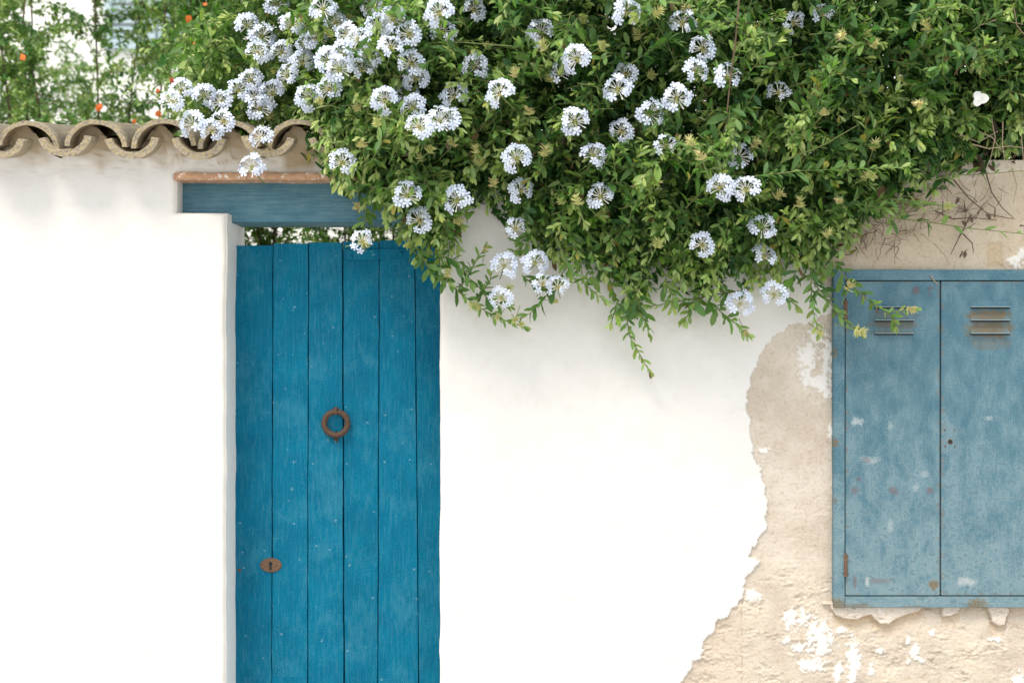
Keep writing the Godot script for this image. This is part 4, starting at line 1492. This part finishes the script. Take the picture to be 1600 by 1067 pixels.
func flowers(o: Node3D) -> void:
	rng.seed = 5005
	var fl := floret_builder()
	var flm := fl.mesh(M.petal)
	var shapes := []
	var joined := []
	for k in 6:
		var sh := head_shape(k, [1.0, 0.9, 1.0, 0.8, 0.45, 0.15][k])
		shapes.append(sh)
		var b := MB.new()
		for t in sh.florets:
			b.add(fl, t)
		joined.append(b.mesh(M.petal))
	var single := 0
	for i in HEADS.size():
		var q: Array = HEADS[i]
		var size: float = q[2]
		var px: float = q[0]
		var py: float = q[1]
		var z := bush_z(px, py) + 0.035
		if py > along(LOWER, px) - 15:
			z = maxf(z, 0.17)
		if px < 480:
			z = maxf(z, -0.05)
			if py > 175:
				z = 0.135
		var kind: int = [0, 1, 2, 3, 4, 1, 3, 4, 0, 3][i % 10]
		size *= rf(0.86, 1.1)
		if size < 0.6:
			kind = 5
		elif size < 0.75:
			kind = 4
		var h := holder("flower_head", o)
		var dir := Vector3(rf(-0.45, 0.45), rf(-0.15, 0.4), 1.0)
		h.transform = Transform3D(aim(dir) * Basis(FRONT, rf(-0.6, 0.6)) * Basis.from_scale(Vector3.ONE * (0.66 + 0.27 * size)), P(px, py, z))
		var sh: Dictionary = shapes[kind]
		part("calyx", sh.calyx, h)
		part("tubes", sh.tubes, h)
		if single + sh.florets.size() <= 300 and px > 560:
			for t in sh.florets:
				part("floret", flm, h).transform = t
				single += 1
		else:
			var f := part("florets", joined[kind], h)
			f.set_meta("kind", "stuff")
	var bm := []
	for k in 6:
		bm.append(bud_mesh(k))
	for i in BUDS.size():
		var px: float = BUDS[i][0] + rf(-3, 3)
		var py: float = BUDS[i][1] + rf(-3, 3)
		var b := part("bud_cluster", bm[i % 6], o)
		var dir := (bush_normal(px, py) + Vector3(rf(-0.7, 0.7), rf(-0.3, 0.9), 0)).normalized()
		b.transform = Transform3D(aim(Vector3(dir.x, dir.y * 0.2, dir.z)) * Basis(Vector3.RIGHT, rf(0.2, 1.2)) * Basis.from_scale(Vector3.ONE * rf(0.9, 1.25)), P(px, py, bush_z(px, py) + 0.03))
	# bud spikes at the ends of the trailing shoots: place, depth, direction, size
	for q in [[745, 478, .10, -1.0, -.05, 1.2], [816, 508, .10, 0.6, -.6, .8], [805, 500, .11, -.3, -.9, .8], [700, 425, .12, -.2, -.9, 1.0], [793, 452, .10, .6, .7, 1.0], [758, 388, .08, .2, 1, .7], [1166, 520, .09, .4, -.9, .8], [1424, 484, .13, 1, .1, 1.0], [1342, 517, .12, .9, -.3, 1.3], [1282, 520, .09, .5, -.5, .8], [1328, 448, .16, .1, .4, 1.2], [570, 380, .12, .8, .1, 1.2], [1482, 322, .11, .9, .3, 1.0], [560, 324, .14, -.5, .2, 1.1], [868, 470, .1, .9, -.1, .7], [1365, 275, .3, .8, .3, .9], [778, 495, .1, -.6, -.7, .8], [715, 346, .15, .7, .5, 1.0]]:
		var b := part("bud_cluster", bm[int(q[0]) % 6], o)
		var y := Vector3(q[3], q[4], 0.25).normalized()
		var x := y.cross(FRONT).normalized()
		b.transform = Transform3D(Basis(x * q[5], y * q[5], x.cross(y) * q[5]), P(q[0], q[1], q[2] + 0.01) - y * 0.012)
	# one big white bloom near the right edge
	var wb := MB.new()
	var c := wb.vert(Vector3(0, 0, -0.02), FRONT)
	var r0 := []
	var r1 := []
	for k in 20:
		var an := TAU * k / 20.0
		var d := Vector3(cos(an), sin(an), 0)
		var lobe := 1.0 + 0.20 * cos(an * 3.0) + 0.05 * cos(an * 7.0)
		r0.append(wb.vert(d * 0.012 + Vector3(0, 0, -0.006), (FRONT - d * 0.6).normalized()))
		r1.append(wb.vert(d * 0.031 * lobe + Vector3(0, 0, 0.004 * sin(an * 3.0)), FRONT))
	for k in 20:
		wb.tri(c, r0[k], r0[(k + 1) % 20])
		wb.quad(r0[k], r0[(k + 1) % 20], r1[(k + 1) % 20], r1[k])
	var w := part("white_bloom", wb.mesh(mat("white_petal", Color(0.92, 0.91, 0.89), 0.6)), o, "single larger white bloom among the leaves at the right")
	w.transform = Transform3D(aim(Vector3(-0.3, 0.45, 0.9)) * Basis.from_scale(Vector3(0.72, 0.86, 0.8)), P(1532, 154, bush_z(1532, 154) + 0.12))

# ---------------------------------------------------------------- dry creeper on the bare render
func dried_creeper() -> void:
	var o := thing("dried_creeper", "leafless dried creeper stems clinging to the beige render above the metal cabinet", "creeper")
	rng.seed = 909
	var count := 0
	var stars := [[1510, 330], [1430, 345], [1470, 300], [1400, 370], [1535, 300], [1360, 372], [1330, 385]]
	for i in 150:
		var pale := rng.randf() < 0.16
		var c: Array = stars[rng.randi() % stars.size()]
		var px: float = c[0] + rf(-26, 26)
		var py: float = c[1] + rf(-22, 22)
		if i < 14:
			px = 1510
			py = 330
		elif i > 90:
			px = rf(1345, 1450)
			py = rf(310, 380)
		var an := rf(0, TAU)
		var l := rf(16, 62) if i < 90 else rf(10, 34)
		var pts := []
		var z := 0.008
		for k in 7:
			if py < 254:
				z = 0.03
			pts.append(P(px, py, z + rf(0, 0.008)))
			px += cos(an) * l / 6
			py += sin(an) * l / 6
			an += rf(-0.5, 0.5)
			if py > 412:
				break
		if pts.size() < 2:
			continue
		var b := MB.new()
		b.tube(pts, rf(0.0008, 0.0018), 0.0004, 4, false)
		part("twig", b.mesh(M.pale_twig if pale else M.dry_twig), o)
	for t in [[[1540, 265], [1550, 300], [1567, 325], [1586, 342]], [[1490, 280], [1515, 310], [1545, 335], [1584, 342]], [[1462, 330], [1490, 342], [1520, 340], [1558, 344]], [[1555, 340], [1556, 325], [1545, 318]], [[1518, 335], [1500, 370], [1486, 398]], [[1500, 360], [1520, 380], [1522, 395]], [[1505, 392], [1500, 402], [1512, 390]], [[1595, 352], [1608, 354]]]:
		var pts := []
		for q in t:
			pts.append(P(q[0], q[1], 0.012 + rf(0, 0.006)))
		var b := MB.new()
		b.tube(pts, 0.0028, 0.0012, 5)
		part("twig", b.mesh(M.dry_twig), o)
	for t in [[[1568, 190], [1567, 225], [1571, 252]], [[1598, 175], [1597, 215], [1600, 250]], [[1550, 185], [1556, 215], [1548, 250]], [[1520, 225], [1545, 232], [1580, 228], [1606, 232]], [[1530, 205], [1552, 215], [1565, 235]], [[1582, 262], [1590, 290], [1584, 318]], [[1500, 210], [1530, 222], [1560, 205]], [[1470, 75], [1490, 55], [1500, 20]], [[1530, 40], [1560, 30], [1600, 38]], [[1585, 10], [1590, 40], [1606, 60]], [[1460, 380], [1478, 400], [1486, 416]], [[1455, 430], [1460, 438], [1466, 445]]]:
		var pts := []
		for q in t:
			pts.append(P(q[0], q[1], 0.022 if q[1] > 255 else (0.11 if q[1] > 150 else 0.26)))
		var b := MB.new()
		b.tube(pts, 0.0022, 0.0012, 5)
		part("twig", b.mesh(M.pale_twig), o)
	for q in [[1515, 338], [1503, 345], [1541, 335], [1498, 308], [1508, 392]]:   # curled dead leaves
		var l := part("dead_leaf", leaf_mesh(M.dry_twig, Color.WHITE, 0.3, 0.9, 0.5, 0.0), o)
		l.transform = leaf_at(P(q[0], q[1], 0.012), Vector3(rf(-1, 1), -0.8, 0.4), FRONT, 0.022, 1.0)

# ---------------------------------------------------------------- shrubs in the garden behind
func back_shrubs() -> void:
	var lm := leaf_mesh(M.small_leaf, Color.WHITE, 0.24, 0.3, 0.12, 1.0)
	var blossoms := [[123, 37, 1], [127, 50, 1], [36, 90, 1], [155, 168, 1.2], [305, 65, 1.2], [340, 65, 1], [270, 125, 1], [247, 142, .7], [248, 178, 1.1], [296, 30, 1.1], [405, 17, 1.2], [485, 5, 1.4], [510, 88, .9], [210, 190, .7], [320, 8, .7], [75, 188, .6], [60, 60, .5], [455, 60, .8], [572, 352, .6], [640, 358, .5]]
	# centre in the photograph, distance behind the wall, radius, top and bottom of the crown, twigs, label
	var shrubs := [
		[5, -1.5, 0.30, 3.5, 0.9, 150, "loose green shrub with one orange bloom at the far left behind the tiles"],
		[205, -1.75, 0.36, 3.7, 0.9, 190, "tall twiggy shrub with dark slanting stems behind the third coping tile from the left"],
		[325, -1.45, 0.32, 3.4, 0.9, 165, "orange flowered shrub standing behind the pale flower heads left of the bush"],
		[432, -1.15, 0.34, 3.2, 1.0, 190, "shrub with a brown trunk seen through the gap over the door's left end"],
		[560, -1.3, 0.36, 3.2, 0.9, 200, "leafy shrub seen in the gap over the middle planks of the door"],
		[690, -1.5, 0.36, 3.2, 0.9, 190, "leafy shrub seen in the gap over the door near its hinge"],
		[105, -2.6, 0.42, 3.05, 0.6, 170, "lower shrub in a gap between two taller ones, below a patch of white house wall"],
		[-110, -2.0, 0.40, 3.6, 0.8, 120, "leafy shrub reaching out of view beyond the left edge"],
	]
	for s in shrubs:
		rng.seed = 6000 + int(s[0])
		var z: float = s[1]
		var base := P(s[0], 533, z)
		base.y = 0
		var o := thing("orange_flowered_shrub" if s[0] != 432 else "flowering_tree", s[6], "shrub" if s[0] != 432 else "tree", base, "shrubs in the garden behind the wall")
		var wood := MB.new()
		var stems := []
		var many := 4 if s[0] != 432 else 3
		for k in many:
			var lean: Vector3 = Vector3(rf(-1, 1), 0, rf(-1, 1)) * s[2] * 0.8
			var p0 := Vector3(rf(-0.05, 0.05), 0, rf(-0.05, 0.05))
			if s[0] == 432 and k == 0:
				p0 = Vector3.ZERO
				lean = Vector3(0.02, 0, 0.0)
			var pts := []
			for q in 8:
				var t := q / 7.0
				pts.append(p0 + lean * t * t + Vector3(rf(-0.05, 0.05), s[3] * t * rf(0.97, 1.0), rf(-0.05, 0.05)))
			wood.tube(pts, 0.02 if s[0] == 432 and k == 0 else 0.008, 0.003, 6)
			stems.append(pts)
		part("trunk", wood.mesh(M.woody), o)
		var where := []
		var tints := []
		var tw := MB.new()
		for k in int(s[5] * 1.9):
			var pts: Array = stems[rng.randi() % many]
			var t := clampf((lerpf(s[4], s[3], pow(rng.randf(), 0.85))) / s[3], 0, 0.999)
			var i := int(t * 7)
			var root: Vector3 = Vector3(pts[i]).lerp(pts[i + 1], t * 7 - i)
			var out := Vector3(rf(-1, 1), rf(-0.15, 0.9), rf(-1, 1)).normalized()
			var l: float = rf(0.12, 0.36) * (s[2] / 0.32)
			var a := root
			var tp := [a]
			for q in 4:
				a += out * l / 4
				out = (out + rv(0.22) + Vector3(0, -0.05, 0)).normalized()
				tp.append(a)
			tw.tube(tp, 0.0022, 0.001, 3, false)
			var paleness := rf(0.1, 0.75)
			for q in 62:
				var u := rng.randf()
				var g := u * 4
				var gi := mini(int(g), 3)
				var p: Vector3 = Vector3(tp[gi]).lerp(tp[gi + 1], g - gi)
				var d := (out * 0.5 + rv(1.0)).normalized()
				where.append(leaf_at(p + rv(0.012), d, Vector3(0, 0.8, 0.3) + rv(0.5), rf(0.019, 0.036), rf(0.8, 1.2)))
				var c := Color(0.11, 0.26, 0.07).lerp(Color(0.52, 0.60, 0.20), clampf(paleness + rf(-0.25, 0.3) - 0.1, 0, 1))
				tints.append(c)
		part("twigs", tw.mesh(M.woody), o).set_meta("kind", "stuff")
		scattered("foliage", lm, o, where, tints)
		for q in blossoms:
			var mine: bool = true
			for other in shrubs:
				if absf(other[0] - q[0]) < absf(s[0] - q[0]):
					mine = false
			if not mine:
				continue
			var b := MB.new()
			for k in 6:
				var an := TAU * k / 6.0 + rf(-0.2, 0.2)
				var d := Vector3(cos(an), sin(an), rf(0.2, 0.9)).normalized()
				var sd := d.cross(FRONT).normalized()
				var nn := (FRONT + d * 0.3).normalized()
				var c := b.vert(Vector3(0, 0, -0.006), nn)
				var w := rf(0.006, 0.010)
				var x := b.vert(d * 0.014 + sd * w, nn)
				var y := b.vert(d * rf(0.017, 0.024) + Vector3(0, 0, rf(-0.004, 0.006)), nn)
				var v := b.vert(d * 0.014 - sd * w, nn)
				b.tri(c, x, y)
				b.tri(c, y, v)
			var m: Material = M.red_petal if q[0] == 405 or q[0] == 270 else M.orange_petal
			var fz: float = z + s[2] * 1.4
			var bl := part("orange_bloom", b.mesh(m), o)
			bl.transform = Transform3D(aim(Vector3(rf(-0.5, 0.5), rf(-0.3, 0.5), 1)) * Basis.from_scale(Vector3.ONE * q[2] * 0.85), P(q[0], q[1], fz) - base)
